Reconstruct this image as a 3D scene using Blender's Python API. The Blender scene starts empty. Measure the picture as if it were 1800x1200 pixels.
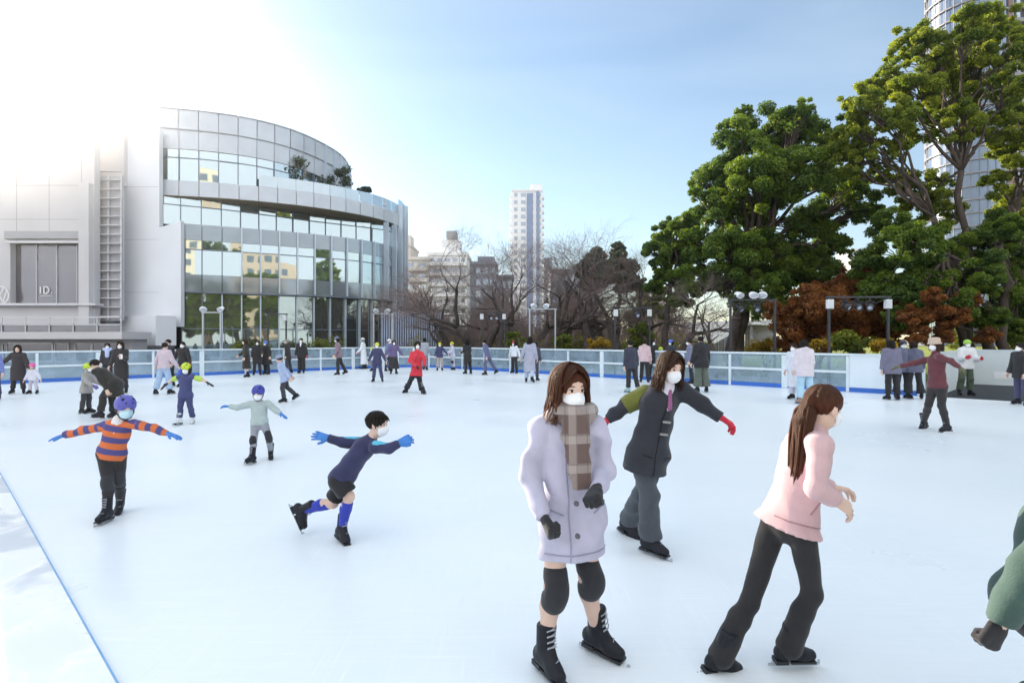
import bpy, math, random
import numpy as np
from mathutils import Vector, Matrix, Quaternion
R = math.radians
scene = bpy.context.scene
LINK = scene.collection.objects.link
EYE, FPX, HOR = 1.76, 1000.0, 596.0      # eye height (m), focal length and horizon of an 1800 px wide frame
def W(px, py, d):
    return Vector(((px-900)/FPX*d, d, EYE+(HOR-py)/FPX*d))
def G(px, py):
    d = EYE*FPX/(py-HOR)
    return Vector(((px-900)/FPX*d, d, 0))
# ------------------------------------------------------------------ materials
MATS = {}
def newmat(name):
    m = bpy.data.materials.new(name); m.use_nodes = True
    nt = m.node_tree; nt.nodes.clear()
    out = nt.nodes.new('ShaderNodeOutputMaterial')
    return m, nt, out
def N(nt, kind, **kw):
    n = nt.nodes.new('ShaderNode'+kind)
    for k, v in kw.items():
        if k in n.inputs: n.inputs[k].default_value = v
        else: setattr(n, k, v)
    return n
def col4(c): return (c[0], c[1], c[2], 1)
def mat(name, c, rough=.6, var=.15, scale=5, bump=0., bscale=80, metal=0., spec=.4, stretch=(1,1,1), sheen=0., coat=0., c2=None):
    if name in MATS: return MATS[name]
    m, nt, out = newmat(name); L = nt.links.new
    b = N(nt, 'BsdfPrincipled'); b.inputs['Roughness'].default_value = rough; b.inputs['Metallic'].default_value = metal
    b.inputs['Specular IOR Level'].default_value = spec
    if sheen: b.inputs['Sheen Weight'].default_value = sheen
    if coat: b.inputs['Coat Weight'].default_value = coat
    tc = N(nt, 'TexCoord'); mp = N(nt, 'Mapping'); mp.inputs['Scale'].default_value = stretch
    L(tc.outputs['Object'], mp.inputs['Vector'])
    no = N(nt, 'TexNoise'); no.inputs['Scale'].default_value = scale; no.inputs['Detail'].default_value = 5
    L(mp.outputs[0], no.inputs['Vector'])
    mx = N(nt, 'MixRGB')
    d = [max(0, x*(1-var)) for x in c]; u = c2 or [min(1, x*(1+var)) for x in c]
    mx.inputs[1].default_value = col4(d); mx.inputs[2].default_value = col4(u)
    rp = N(nt, 'MapRange'); rp.inputs[1].default_value = .3; rp.inputs[2].default_value = .7
    L(no.outputs['Fac'], rp.inputs[0]); L(rp.outputs[0], mx.inputs[0]); L(mx.outputs[0], b.inputs['Base Color'])
    if bump:
        n2 = N(nt, 'TexNoise'); n2.inputs['Scale'].default_value = bscale; n2.inputs['Detail'].default_value = 4
        L(mp.outputs[0], n2.inputs['Vector'])
        bp = N(nt, 'Bump'); bp.inputs['Strength'].default_value = bump; bp.inputs['Distance'].default_value = .02
        L(n2.outputs['Fac'], bp.inputs['Height']); L(bp.outputs[0], b.inputs['Normal'])
    L(b.outputs[0], out.inputs[0]); MATS[name] = m
    return m
def cloth(name, c, rough=.85, bump=.16, bscale=120, var=.1, sheen=.15):
    return mat('cloth_'+name, c, rough, var, 9, bump, bscale, spec=.2, sheen=sheen)
# ------------------------------------------------------------------ meshes
class MB:
    def __init__(s): s.v, s.f, s.m = [], [], []
    def add(s, vs, fs, mi=0):
        n = len(s.v); s.v += [tuple(x) for x in vs]; s.f += [tuple(i+n for i in f) for f in fs]; s.m += [mi]*len(fs); return s
    def box(s, c, size, rz=0, mi=0, M=None):
        a, b, h = [x/2 for x in size]
        vs = [Vector((x, y, z)) for x in (-a, a) for y in (-b, b) for z in (-h, h)]
        T = M if M is not None else Matrix.Translation(c) @ Matrix.Rotation(rz, 4, 'Z')
        return s.add([T@v for v in vs], [(0,1,3,2),(4,6,7,5),(0,4,5,1),(2,3,7,6),(0,2,6,4),(1,5,7,3)], mi)
    def bar(s, p, q, w, h=None, mi=0):
        """a rectangular bar from p to q, w wide and h high"""
        p, q = Vector(p), Vector(q); d = q-p; L = d.length
        if L < 1e-6: return s
        y = d/L; up = Vector((0,0,1)) if abs(y.z) < .95 else Vector((1,0,0))
        x = y.cross(up).normalized(); z = x.cross(y)
        M = Matrix((x, y, z)).transposed().to_4x4(); M.translation = (p+q)/2
        return s.box(None, (w, L, h or w), M=M, mi=mi)
    def prism(s, poly, z0, z1, mi=0):
        n = len(poly)
        vs = [(x, y, z0) for x, y in poly]+[(x, y, z1) for x, y in poly]
        fs = [tuple(range(n-1, -1, -1)), tuple(range(n, 2*n))]+[(i, (i+1) % n, n+(i+1) % n, n+i) for i in range(n)]
        return s.add(vs, fs, mi)
    def tube(s, pts, rad, n=6, mi=0, cap=True):
        pts = [Vector(p) for p in pts]; k = len(pts)
        if not hasattr(rad, '__len__'): rad = [rad]*k
        vs, fs = [], []; ref = None
        for i in range(k):
            t = (pts[min(i+1, k-1)]-pts[max(i-1, 0)])
            t = t.normalized() if t.length > 1e-9 else Vector((0,0,1))
            if ref is None: ref = t.orthogonal().normalized()
            ref = (ref-t*ref.dot(t)); ref = ref.normalized() if ref.length > 1e-6 else t.orthogonal().normalized()
            b = t.cross(ref)
            for j in range(n):
                a = 2*math.pi*j/n; vs.append(pts[i]+(ref*math.cos(a)+b*math.sin(a))*rad[i])
        for i in range(k-1):
            for j in range(n): fs.append((i*n+j, i*n+(j+1) % n, (i+1)*n+(j+1) % n, (i+1)*n+j))
        if cap: fs += [tuple(range(n-1, -1, -1)), tuple(range((k-1)*n, k*n))]
        return s.add(vs, fs, mi)
    def lathe(s, prof, c=(0,0,0), n=16, mi=0, M=None):
        vs, fs = [], []; c = Vector(c); k = len(prof)
        for r, z in prof:
            for j in range(n):
                a = 2*math.pi*j/n; p = Vector((r*math.cos(a), r*math.sin(a), z)); vs.append((M@p) if M else p+c)
        for i in range(k-1):
            for j in range(n): fs.append((i*n+j, i*n+(j+1) % n, (i+1)*n+(j+1) % n, (i+1)*n+j))
        fs += [tuple(range(n-1, -1, -1)), tuple(range((k-1)*n, k*n))]
        return s.add(vs, fs, mi)
    def ball(s, c, r, n=10, mi=0, M=None):
        r = r if hasattr(r, '__len__') else (r, r, r); c = Vector(c); vs, fs = [], []; k = max(4, n//2)
        for i in range(k+1):
            a = math.pi*i/k
            for j in range(n):
                b = 2*math.pi*j/n
                p = Vector((r[0]*math.sin(a)*math.cos(b), r[1]*math.sin(a)*math.sin(b), r[2]*math.cos(a)))+c
                vs.append(M@p if M else p)
        for i in range(k):
            for j in range(n): fs.append((i*n+j, (i+1)*n+j, (i+1)*n+(j+1) % n, i*n+(j+1) % n))
        return s.add(vs, fs, mi)
    def mesh(s, name):
        me = bpy.data.meshes.new(name); me.from_pydata(s.v, [], s.f)
        if any(s.m): me.polygons.foreach_set('material_index', s.m)
        me.update(); return me
def np_mesh(name, v, f, smooth=False, attr=None):
    """v (n,3), f (m,k) numpy arrays -> mesh"""
    me = bpy.data.meshes.new(name); v = np.asarray(v, np.float32); f = np.asarray(f, np.int32); k = f.shape[1]
    me.vertices.add(len(v)); me.vertices.foreach_set('co', v.ravel())
    me.loops.add(f.size); me.loops.foreach_set('vertex_index', f.ravel())
    me.polygons.add(len(f)); me.polygons.foreach_set('loop_start', np.arange(len(f), dtype=np.int32)*k)
    try: me.polygons.foreach_set('loop_total', np.full(len(f), k, np.int32))
    except Exception: pass
    if smooth: me.polygons.foreach_set('use_smooth', np.ones(len(f), bool))
    for an, av in (attr or {}).items():
        a = me.attributes.new(an, 'FLOAT', 'POINT'); a.data.foreach_set('value', np.asarray(av, np.float32))
    me.update(calc_edges=True); return me
def obj(name, me, mats, parent=None, world=None, smooth=False, M=None):
    """link one mesh object; world = parent's world location when the mesh is in world coordinates"""
    if isinstance(me, MB): me = me.mesh(name)
    o = bpy.data.objects.new(name, me); LINK(o)
    ms = mats if isinstance(mats, (list, tuple)) else [mats]
    if not me.materials:
        for m in ms: me.materials.append(m)
    else:
        for i, m in enumerate(ms):
            if me.materials[i] != m:
                o.material_slots[i].link = 'OBJECT'; o.material_slots[i].material = m
    if smooth: me.polygons.foreach_set('use_smooth', [True]*len(me.polygons))
    if parent is not None:
        o.parent = parent
        if world is None: world = parent.location
        if M is None: o.matrix_parent_inverse = Matrix.Translation(-Vector(world))
    if M is not None: o.matrix_basis = M
    return o
def tag(o, label, cat=None, group=None, kind=None):
    if label: o['label'] = label
    if cat: o['category'] = cat
    if group: o['group'] = group
    if kind: o['kind'] = kind
    return o
def thing(name, label, cat, loc, group=None):
    o = bpy.data.objects.new(name, None); LINK(o); o.location = loc; o.empty_display_size = .3
    return tag(o, label, cat, group)
def struct(name, me, m, smooth=False):
    return tag(obj(name, me, m, smooth=smooth), None, kind='structure')
# ------------------------------------------------------------------ implicit surfaces
def surface_net(vals, lo, h):
    s = vals < 0; nx, ny, nz = vals.shape
    c = np.zeros((nx-1, ny-1, nz-1), np.int8)
    for i in (0, 1):
        for j in (0, 1):
            for k in (0, 1): c += s[i:nx-1+i, j:ny-1+j, k:nz-1+k]
    act = (c > 0) & (c < 8); ids = np.argwhere(act); n = len(ids)
    idx = np.full(act.shape, -1, np.int32); idx[act] = np.arange(n)
    acc = np.zeros((n, 3)); cnt = np.zeros(n)
    cor = [(i, j, k) for i in (0, 1) for j in (0, 1) for k in (0, 1)]
    for a in cor:
        for ax in range(3):
            if a[ax]: continue
            b = list(a); b[ax] = 1
            va = vals[ids[:,0]+a[0], ids[:,1]+a[1], ids[:,2]+a[2]]; vb = vals[ids[:,0]+b[0], ids[:,1]+b[1], ids[:,2]+b[2]]
            m = (va < 0) != (vb < 0); t = va[m]/(va[m]-vb[m])
            p = np.tile(np.array(a, float), (m.sum(), 1)); p[:, ax] += t
            acc[m] += p; cnt[m] += 1
    v = np.asarray(lo)+h*(ids+acc/cnt[:, None])
    F = []
    def quads(x, A, B, C, D, flip):
        i = np.argwhere(x)
        if not len(i): return
        q = np.stack([idx[i[:,0]+o[0], i[:,1]+o[1], i[:,2]+o[2]] for o in (A, B, C, D)], 1)
        if flip is not None:
            fl = flip[i[:,0], i[:,1], i[:,2]]; q[fl] = q[fl][:, ::-1]
        F.append(q)
    x = s[:-1, 1:-1, 1:-1] != s[1:, 1:-1, 1:-1]; quads(x, (0,0,0), (0,1,0), (0,1,1), (0,0,1), s[1:, 1:-1, 1:-1])
    x = s[1:-1, :-1, 1:-1] != s[1:-1, 1:, 1:-1]; quads(x, (0,0,0), (0,0,1), (1,0,1), (1,0,0), s[1:-1, 1:, 1:-1])
    x = s[1:-1, 1:-1, :-1] != s[1:-1, 1:-1, 1:]; quads(x, (0,0,0), (1,0,0), (1,1,0), (0,1,0), s[1:-1, 1:-1, 1:])
    return v, (np.concatenate(F) if F else np.zeros((0, 4), int))
class SDF:
    """smooth union of tapered capsules and ellipsoids, cut by planes, meshed as ONE continuous surface"""
    def __init__(s, k=.03): s.p, s.k, s.cuts, s.noise = [], k, [], None
    def cap(s, a, b, ra, rb, flat=None, q=1., k=None, sub=False, end=False):
        s.p.append(('c', Vector(a), Vector(b), ra, rb, flat, q, s.k if k is None else k, sub, end)); return s
    def ell(s, c, r, M=None, k=None, sub=False):
        s.p.append(('e', Vector(c), r, M, None, None, 1, s.k if k is None else k, sub)); return s
    def cut(s, p, n, soft=0.): s.cuts.append((Vector(p), Vector(n).normalized(), soft)); return s
    def grid(s, h):
        lo, hi = np.full(3, 1e9), np.full(3, -1e9)
        for p in s.p:
            if p[8]: continue
            if p[0] == 'c':
                for x, r in ((p[1], p[3]), (p[2], p[4])): lo = np.minimum(lo, np.array(x)-r); hi = np.maximum(hi, np.array(x)+r)
            else: r = max(p[2]); lo = np.minimum(lo, np.array(p[1])-r); hi = np.maximum(hi, np.array(p[1])+r)
        lo -= 4*h; hi += 4*h; n = np.ceil((hi-lo)/h).astype(int)+1
        ax = [lo[i]+h*np.arange(n[i]) for i in range(3)]
        V = np.full(tuple(n), .5, np.float32)
        for p in s.p:
            k = p[7]; mg = k*1.2+3*h
            if p[0] == 'c':
                a, b, ra, rb, fl, q = p[1:7]; rm = max(ra, rb)
                l = np.minimum(np.array(a), np.array(b))-rm-mg; u = np.maximum(np.array(a), np.array(b))+rm+mg
            else:
                r = max(p[2]); l = np.array(p[1])-r-mg; u = np.array(p[1])+r+mg
            i0 = np.maximum(0, np.floor((l-lo)/h).astype(int)); i1 = np.minimum(n, np.ceil((u-lo)/h).astype(int)+1)
            if (i1 <= i0).any(): continue
            sl = tuple(slice(i0[i], i1[i]) for i in range(3))
            c = p[1]
            X = (ax[0][sl[0]]-c[0])[:, None, None]; Y = (ax[1][sl[1]]-c[1])[None, :, None]; Z = (ax[2][sl[2]]-c[2])[None, None, :]
            if p[0] == 'c':
                ba = b-a
                if fl is not None:
                    w = (q-1)*(X*fl[0]+Y*fl[1]+Z*fl[2]); X, Y, Z = X+fl[0]*w, Y+fl[1]*w, Z+fl[2]*w
                    ba = ba+Vector(fl)*((q-1)*ba.dot(Vector(fl)))
                bb = max(ba.dot(ba), 1e-9)
                t = np.clip((X*ba[0]+Y*ba[1]+Z*ba[2])/bb, 0, 1)
                d = np.sqrt((X-t*ba[0])**2+(Y-t*ba[1])**2+(Z-t*ba[2])**2)-(ra+(rb-ra)*t)
                if p[9]: lb = math.sqrt(bb); d = np.maximum(d, (X*ba[0]+Y*ba[1]+Z*ba[2])/lb-lb)      # cut off square at b
            else:
                r, M = p[2], p[3]
                if M is not None:   # columns of M are the local axes
                    x = X*M[0][0]+Y*M[1][0]+Z*M[2][0]; y = X*M[0][1]+Y*M[1][1]+Z*M[2][1]; z = X*M[0][2]+Y*M[1][2]+Z*M[2][2]
                else: x, y, z = X, Y, Z
                g = np.sqrt((x/r[0])**2+(y/r[1])**2+(z/r[2])**2); g2 = np.sqrt((x/r[0]**2)**2+(y/r[1]**2)**2+(z/r[2]**2)**2)+1e-9
                d = g*(g-1)/g2
            old = V[sl]
            if p[8]:
                m = np.maximum(old, -d)
                if k > 0: hh = np.maximum(k-np.abs(old+d), 0)/k; m = m+hh*hh*k*.25
            else:
                m = np.minimum(old, d)
                if k > 0: hh = np.maximum(k-np.abs(old-d), 0)/k; m = m-hh*hh*k*.25
            V[sl] = m
        if s.noise is not None: V = V+s.noise(ax[0][:, None, None], ax[1][None, :, None], ax[2][None, None, :])
        for p, nn, soft in s.cuts:
            d = (ax[0]-p[0])[:, None, None]*nn[0]+(ax[1]-p[1])[None, :, None]*nn[1]+(ax[2]-p[2])[None, None, :]*nn[2]
            m = np.maximum(V, d)
            if soft: hh = np.maximum(soft-np.abs(V-d), 0)/soft; m = m+hh*hh*soft*.25
            V = m
        return V, lo
    def vf(s, h):
        V, lo = s.grid(h); return surface_net(V, lo, h)
    def mesh(s, name, h, off=None):
        v, f = s.vf(h)
        if off is not None: v = v-np.asarray(off)
        return np_mesh(name, v, f, True)
def folds(amp, fr, dirv=(0,0,1), seed=0):
    rs = random.Random(seed); ph = [rs.uniform(0, 6.3) for _ in range(6)]
    def f(X, Y, Z):
        u = X*dirv[0]+Y*dirv[1]+Z*dirv[2]
        return amp*(np.sin(fr*(u+.35*X-.2*Y)+1.7*np.sin(fr*.45*(X+Y*.6)+ph[0])+ph[1])*.6+np.sin(fr*1.7*(Z*.5+X*.8+Y*.3)+1.3*np.sin(fr*.8*(Z-Y)+ph[2])+ph[3])*.4+np.abs(np.sin(fr*.55*(Z*.7-X*.5+Y*.4)+2*np.sin(fr*.3*(X+Z)+ph[4])+ph[5]))*.7-.4)
    return f
# ------------------------------------------------------------------ camera, sun, sky, air
cam = bpy.data.cameras.new('camera'); camo = bpy.data.objects.new('camera', cam); LINK(camo)
camo.location = (0, 0, EYE); camo.rotation_euler = (R(90), 0, 0)
cam.sensor_width = 36; cam.lens = 20; cam.shift_y = -4/1800; cam.clip_start = .05; cam.clip_end = 4000
scene.camera = camo
SUN_AZ, SUN_EL = R(-43.5), R(18.0)          # azimuth from +Y towards +X, elevation
sv = Vector((math.sin(SUN_AZ)*math.cos(SUN_EL), math.cos(SUN_AZ)*math.cos(SUN_EL), math.sin(SUN_EL)))
sun = bpy.data.lights.new('sun', 'SUN'); sun.energy = 5.0; sun.angle = R(.5); sun.color = (1, .86, .68)
suno = bpy.data.objects.new('sun', sun); LINK(suno); suno.rotation_euler = sv.to_track_quat('Z', 'Y').to_euler(); suno.location = (-40, 40, 60)
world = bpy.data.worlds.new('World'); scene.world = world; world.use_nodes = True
wn = world.node_tree; wn.nodes.clear()
sky = wn.nodes.new('ShaderNodeTexSky'); sky.sky_type = 'NISHITA'; sky.sun_disc = False
sky.sun_elevation = SUN_EL; sky.sun_rotation = SUN_AZ % (2*math.pi); sky.air_density = 1.0; sky.dust_density = .05; sky.ozone_density = 1.0; sky.altitude = 30
bg = wn.nodes.new('ShaderNodeBackground'); bg.inputs[1].default_value = .08
# a thin veil of high cloud: faint streaks low down, with unseen brightness overhead and behind the camera added as fill light
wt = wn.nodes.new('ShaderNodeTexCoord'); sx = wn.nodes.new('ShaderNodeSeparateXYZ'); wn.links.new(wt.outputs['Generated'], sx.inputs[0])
up = wn.nodes.new('ShaderNodeMapRange'); up.inputs[1].default_value = .42; up.inputs[2].default_value = .8; up.inputs[4].default_value = .85; wn.links.new(sx.outputs['Z'], up.inputs[0])
wm = wn.nodes.new('ShaderNodeMapping'); wm.inputs['Scale'].default_value = (.8, 3.5, 7); wm.inputs['Rotation'].default_value = (.1, .35, .6); wn.links.new(wt.outputs['Generated'], wm.inputs['Vector'])
wz = wn.nodes.new('ShaderNodeTexNoise'); wz.inputs['Scale'].default_value = 1.6; wz.inputs['Detail'].default_value = 7; wz.inputs['Distortion'].default_value = .5; wn.links.new(wm.outputs[0], wz.inputs['Vector'])
wr = wn.nodes.new('ShaderNodeMapRange'); wr.inputs[1].default_value = .35; wr.inputs[2].default_value = .75; wr.inputs[3].default_value = .08; wr.inputs[4].default_value = .26; wn.links.new(wz.outputs['Fac'], wr.inputs[0])
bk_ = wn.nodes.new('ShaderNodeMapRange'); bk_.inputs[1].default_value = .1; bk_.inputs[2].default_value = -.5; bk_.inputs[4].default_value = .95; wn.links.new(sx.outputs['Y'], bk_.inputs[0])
wx = wn.nodes.new('ShaderNodeMath'); wx.operation = 'MAXIMUM'; wn.links.new(up.outputs[0], wx.inputs[0]); wn.links.new(wr.outputs[0], wx.inputs[1])
wc = wn.nodes.new('ShaderNodeMixRGB'); wc.inputs[2].default_value = (3.9, 4.6, 5.2, 1); wn.links.new(wx.outputs[0], wc.inputs[0]); wn.links.new(sky.outputs[0], wc.inputs[1])
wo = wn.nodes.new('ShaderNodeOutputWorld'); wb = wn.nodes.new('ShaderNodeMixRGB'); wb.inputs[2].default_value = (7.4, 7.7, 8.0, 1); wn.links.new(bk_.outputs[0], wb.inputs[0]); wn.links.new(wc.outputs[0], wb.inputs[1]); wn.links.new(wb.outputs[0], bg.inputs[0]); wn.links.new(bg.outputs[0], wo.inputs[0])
vs_ = scene.view_settings; vs_.view_transform = 'Standard'; vs_.look = 'None'; vs_.gamma = 1; vs_.exposure = 1.53; vs_.use_curve_mapping = False
scene.render.engine = 'CYCLES'
cy = scene.cycles; cy.use_denoising = True; cy.max_bounces = 8; cy.transparent_max_bounces = 16; cy.volume_bounces = 0
cy.diffuse_bounces = 3; cy.glossy_bounces = 3; cy.transmission_bounces = 4; cy.sample_clamp_indirect = 4; cy.caustics_reflective = False; cy.caustics_refractive = False
# the air: a thin winter-afternoon haze that scatters forward
HB = MB(); HB.box((0, 250, 60), (1000, 800, 124))
hm, hnt, hout = newmat('air')
pv = N(hnt, 'VolumePrincipled'); pv.inputs['Color'].default_value = (.93, .96, 1, 1); pv.inputs['Density'].default_value = .00065; pv.inputs['Anisotropy'].default_value = .93
hnt.links.new(pv.outputs[0], hout.inputs['Volume'])
hz = tag(obj('haze', HB, hm), None, kind='stuff')
# ------------------------------------------------------------------ ground, ice, deck
rnd = random.Random(7)
def sheet(name, poly, z, m):
    b = MB(); b.add([(x, y, z) for x, y in poly], [tuple(range(len(poly)))]); return struct(name, b, m)
M_pave = mat('paving', (.30, .29, .28), .8, .2, .6, .2, 30)
M_lawn = mat('lawn', (.16, .22, .035), .9, .35, .5, .4, 60, c2=(.30, .32, .05))
M_mat = mat('rubber_mat', (.035, .037, .045), .75, .2, 3, .3, 120)
g = MB(); g.add([(-480, -140, -.06), (480, -140, -.06), (480, 640, -.06), (-480, 640, -.06)], [(0, 1, 2, 3)])
struct('ground', g, M_pave)
CL, CC = (-20.7, 21.6), (-6.16, 36.9)          # left and far corners of the rink
UL = Vector((CC[0]-CL[0], CC[1]-CL[1])).normalized(); UR = Vector((.6995, -.7146))
E_ = Vector(CC)+UR*62; Dn = Vector(CL)+UR*62
ice, nt, out = newmat('ice'); L = nt.links.new
b = N(nt, 'BsdfPrincipled'); b.inputs['Specular IOR Level'].default_value = .5; b.inputs['IOR'].default_value = 1.31
tc = N(nt, 'TexCoord')
n1 = N(nt, 'TexNoise'); n1.inputs['Scale'].default_value = .35; n1.inputs['Detail'].default_value = 6; L(tc.outputs['Object'], n1.inputs['Vector'])
cr = N(nt, 'ValToRGB'); cr.color_ramp.elements[0].position = .3; cr.color_ramp.elements[1].position = .72
cr.color_ramp.elements[0].color = (.80, .86, .91, 1); cr.color_ramp.elements[1].color = (.88, .91, .935, 1); L(n1.outputs['Fac'], cr.inputs[0])
last = cr.outputs[0]
for sc_, rot, th in (((.9, 60, 1), .5, .67), ((56, .7, 1), .2, .68), ((1.2, 80, 1), -.9, .72), ((.5, 100, 1), 1.3, .69), ((1.6, 90, 1), -.25, .742), ((1.1, 70, 1), 2.2, .70), ((80, 1.3, 1), .75, .74)):   # skate scratches
    mp = N(nt, 'Mapping'); mp.inputs['Scale'].default_value = sc_; mp.inputs['Rotation'].default_value = (0, 0, rot); L(tc.outputs['Object'], mp.inputs['Vector'])
    nn = N(nt, 'TexNoise'); nn.inputs['Scale'].default_value = 1.6; nn.inputs['Detail'].default_value = 3; nn.inputs['Distortion'].default_value = .9; L(mp.outputs[0], nn.inputs['Vector'])
    r_ = N(nt, 'MapRange'); r_.inputs[1].default_value = th-.09; r_.inputs[2].default_value = th+.03; r_.inputs[4].default_value = .5; L(nn.outputs['Fac'], r_.inputs[0])
    mx = N(nt, 'MixRGB'); mx.inputs[2].default_value = (.62, .72, .82, 1) if th > .738 else (.95, .96, .97, 1); L(r_.outputs[0], mx.inputs[0]); L(last, mx.inputs[1]); last = mx.outputs[0]
L(last, b.inputs['Base Color'])
rr = N(nt, 'MapRange'); rr.inputs[3].default_value = .2; rr.inputs[4].default_value = .42; L(n1.outputs['Fac'], rr.inputs[0]); L(rr.outputs[0], b.inputs['Roughness'])
n3 = N(nt, 'TexNoise'); n3.inputs['Scale'].default_value = 7; n3.inputs['Detail'].default_value = 5; L(tc.outputs['Object'], n3.inputs['Vector'])
bp = N(nt, 'Bump'); bp.inputs['Strength'].default_value = .12; bp.inputs['Distance'].default_value = .02; L(n3.outputs['Fac'], bp.inputs['Height']); L(bp.outputs[0], b.inputs['Normal'])
L(b.outputs[0], out.inputs[0])
sheet('ice', [CL, CC, tuple(E_), tuple(Dn)], 0, ice)
# white deck the photograph is taken from, with a thin blue edge and wet, scuffed patches
dk, nt, out = newmat('deck_plastic'); L = nt.links.new
b = N(nt, 'BsdfPrincipled'); b.inputs['Base Color'].default_value = (.82, .85, .88, 1)
tc = N(nt, 'TexCoord'); mp = N(nt, 'Mapping'); mp.inputs['Scale'].default_value = (1, 1, 1); mp.inputs['Rotation'].default_value = (0, 0, R(-46)); L(tc.outputs['Object'], mp.inputs['Vector'])
n1 = N(nt, 'TexNoise'); n1.inputs['Scale'].default_value = 1.4; n1.inputs['Detail'].default_value = 6; n1.inputs['Distortion'].default_value = .6; L(mp.outputs[0], n1.inputs['Vector'])
rr = N(nt, 'MapRange'); rr.inputs[1].default_value = .42; rr.inputs[2].default_value = .6; rr.inputs[3].default_value = .12; rr.inputs[4].default_value = .42; L(n1.outputs['Fac'], rr.inputs[0]); L(rr.outputs[0], b.inputs['Roughness'])
cr = N(nt, 'ValToRGB'); cr.color_ramp.elements[0].position = .42; cr.color_ramp.elements[0].color = (.66, .71, .78, 1); cr.color_ramp.elements[1].position = .5; cr.color_ramp.elements[1].color = (.84, .86, .88, 1); L(n1.outputs['Fac'], cr.inputs[0]); L(cr.outputs[0], b.inputs['Base Color'])
n3 = N(nt, 'TexNoise'); n3.inputs['Scale'].default_value = 3; n3.inputs['Detail'].default_value = 4; L(mp.outputs[0], n3.inputs['Vector'])
bp = N(nt, 'Bump'); bp.inputs['Strength'].default_value = .15; bp.inputs['Distance'].default_value = .02; L(n3.outputs['Fac'], bp.inputs['Height']); L(bp.outputs[0], b.inputs['Normal'])
L(b.outputs[0], out.inputs[0])
n_ = Vector((-UR.y, UR.x))*-1
DD = Vector((.718, -.696)); a0 = Vector((-6.60, 7.33))-DD*24; a1 = a0+DD*84
dpoly = [tuple(a0), tuple(a1), tuple(a1+n_*14), tuple(a0+n_*14)]
db = MB(); db.prism(dpoly[::-1], -.04, .03); deck = struct('deck', db, dk)
eb = MB(); eb.bar((a0.x+.004, a0.y+.004, .012), (a1.x+.004, a1.y+.004, .012), .012, .034)
struct('deck_edge', eb, mat('blue_edge', (.16, .36, .62), .5, .1))
# rubber mat at the gate, park lawn beyond
q0 = Vector(CC)+UR*27.1
sheet('rubber_mat', [tuple(q0), tuple(q0+UR*7), tuple(q0+UR*7-n_*7.4), tuple(q0-n_*7.4)], .004, M_mat)
lawn = [(-4, 44), (6, 34), (14, 26), (24, 20), (70, 20), (120, 150), (-4, 150)]
sheet('lawn', lawn, -.02, M_lawn)
sheet('path', [(2, 60), (60, 48), (62, 51), (2, 63.5)], -.012, mat('path_paving', (.42, .40, .37), .8, .15, 1))
# ------------------------------------------------------------------ rink barrier
M_frame = mat('barrier_white_paint', (.66, .74, .80), .35, .06, 3)
M_kick = mat('barrier_blue_plastic', (.035, .14, .52), .4, .12, 2)
M_board = mat('barrier_board', (.72, .80, .86), .35, .05, 1.5)
ac, nt, out = newmat('scuffed_acrylic'); L = nt.links.new
t_ = N(nt, 'BsdfTransparent'); t_.inputs[0].default_value = (.74, .85, .92, 1)
p_ = N(nt, 'BsdfPrincipled'); p_.inputs['Base Color'].default_value = (.50, .62, .72, 1); p_.inputs['Roughness'].default_value = .12
tc = N(nt, 'TexCoord'); nn = N(nt, 'TexNoise'); nn.inputs['Scale'].default_value = 1.8; nn.inputs['Detail'].default_value = 6; L(tc.outputs['Object'], nn.inputs['Vector'])
r_ = N(nt, 'MapRange'); r_.inputs[1].default_value = .35; r_.inputs[2].default_value = .7; r_.inputs[3].default_value = .22; r_.inputs[4].default_value = .42; L(nn.outputs['Fac'], r_.inputs[0])
mx = N(nt, 'MixShader'); L(r_.outputs[0], mx.inputs[0]); L(t_.outputs[0], mx.inputs[1]); L(p_.outputs[0], mx.inputs[2]); L(mx.outputs[0], out.inputs[0])
BH = 1.28
def barrier(label, pts, solid=()):
    """a straight or bent run of rink barrier along pts (about 2 m apart); its parts stand along it"""
    t = thing('rink_barrier', label, 'rink barrier', (pts[0][0], pts[0][1], 0))
    pts = [Vector((p[0], p[1], 0)) for p in pts]
    top, mid, kick = MB(), MB(), MB()
    for i in range(len(pts)-1):
        p, q = pts[i], pts[i+1]; d = (q-p).normalized(); nrm = Vector((-d.y, d.x, 0))
        top.bar(p+Vector((0, 0, BH-.035)), q+Vector((0, 0, BH-.035)), .075, .07)
        kick.bar(p+nrm*.02+Vector((0, 0, .075)), q+nrm*.02+Vector((0, 0, .075)), .085, .15)
        if i in solid:
            s = MB(); s.bar(p+d*.03+Vector((0, 0, .69)), q-d*.03+Vector((0, 0, .69)), .03, 1.07); obj('board', s, M_board, t)
        else:
            mid.bar(p+Vector((0, 0, .66)), q+Vector((0, 0, .66)), .055, .085)
            s = MB()
            for z0, z1 in ((.155, .615), (.705, BH-.075)):
                s.bar(p+d*.05+Vector((0, 0, (z0+z1)/2)), q-d*.05+Vector((0, 0, (z0+z1)/2)), .012, z1-z0)
            obj('clear_panel', s, ac, t)
    obj('top_rail', top, M_frame, t); obj('kick_strip', kick, M_kick, t)
    if mid.v: obj('middle_rail', mid, M_frame, t)
    for i, p in enumerate(pts):
        j = min(i, len(pts)-2); d = (pts[j+1]-pts[j]).normalized()
        s = MB(); w = .2 if i % 2 == 0 else .09
        s.bar(p-d*w/2+Vector((0, 0, BH/2-.04)), p+d*w/2+Vector((0, 0, BH/2-.04)), .09, BH-.1)
        obj('post', s, M_frame, t)
    return t
cr_ = 2.6                                    # corner radius
lt0 = Vector(CL)-UL*0; ltN = Vector(CC)-UL*cr_; nL = 9
lp = [lt0.lerp(ltN, i/nL) for i in range(nL+1)]
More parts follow.
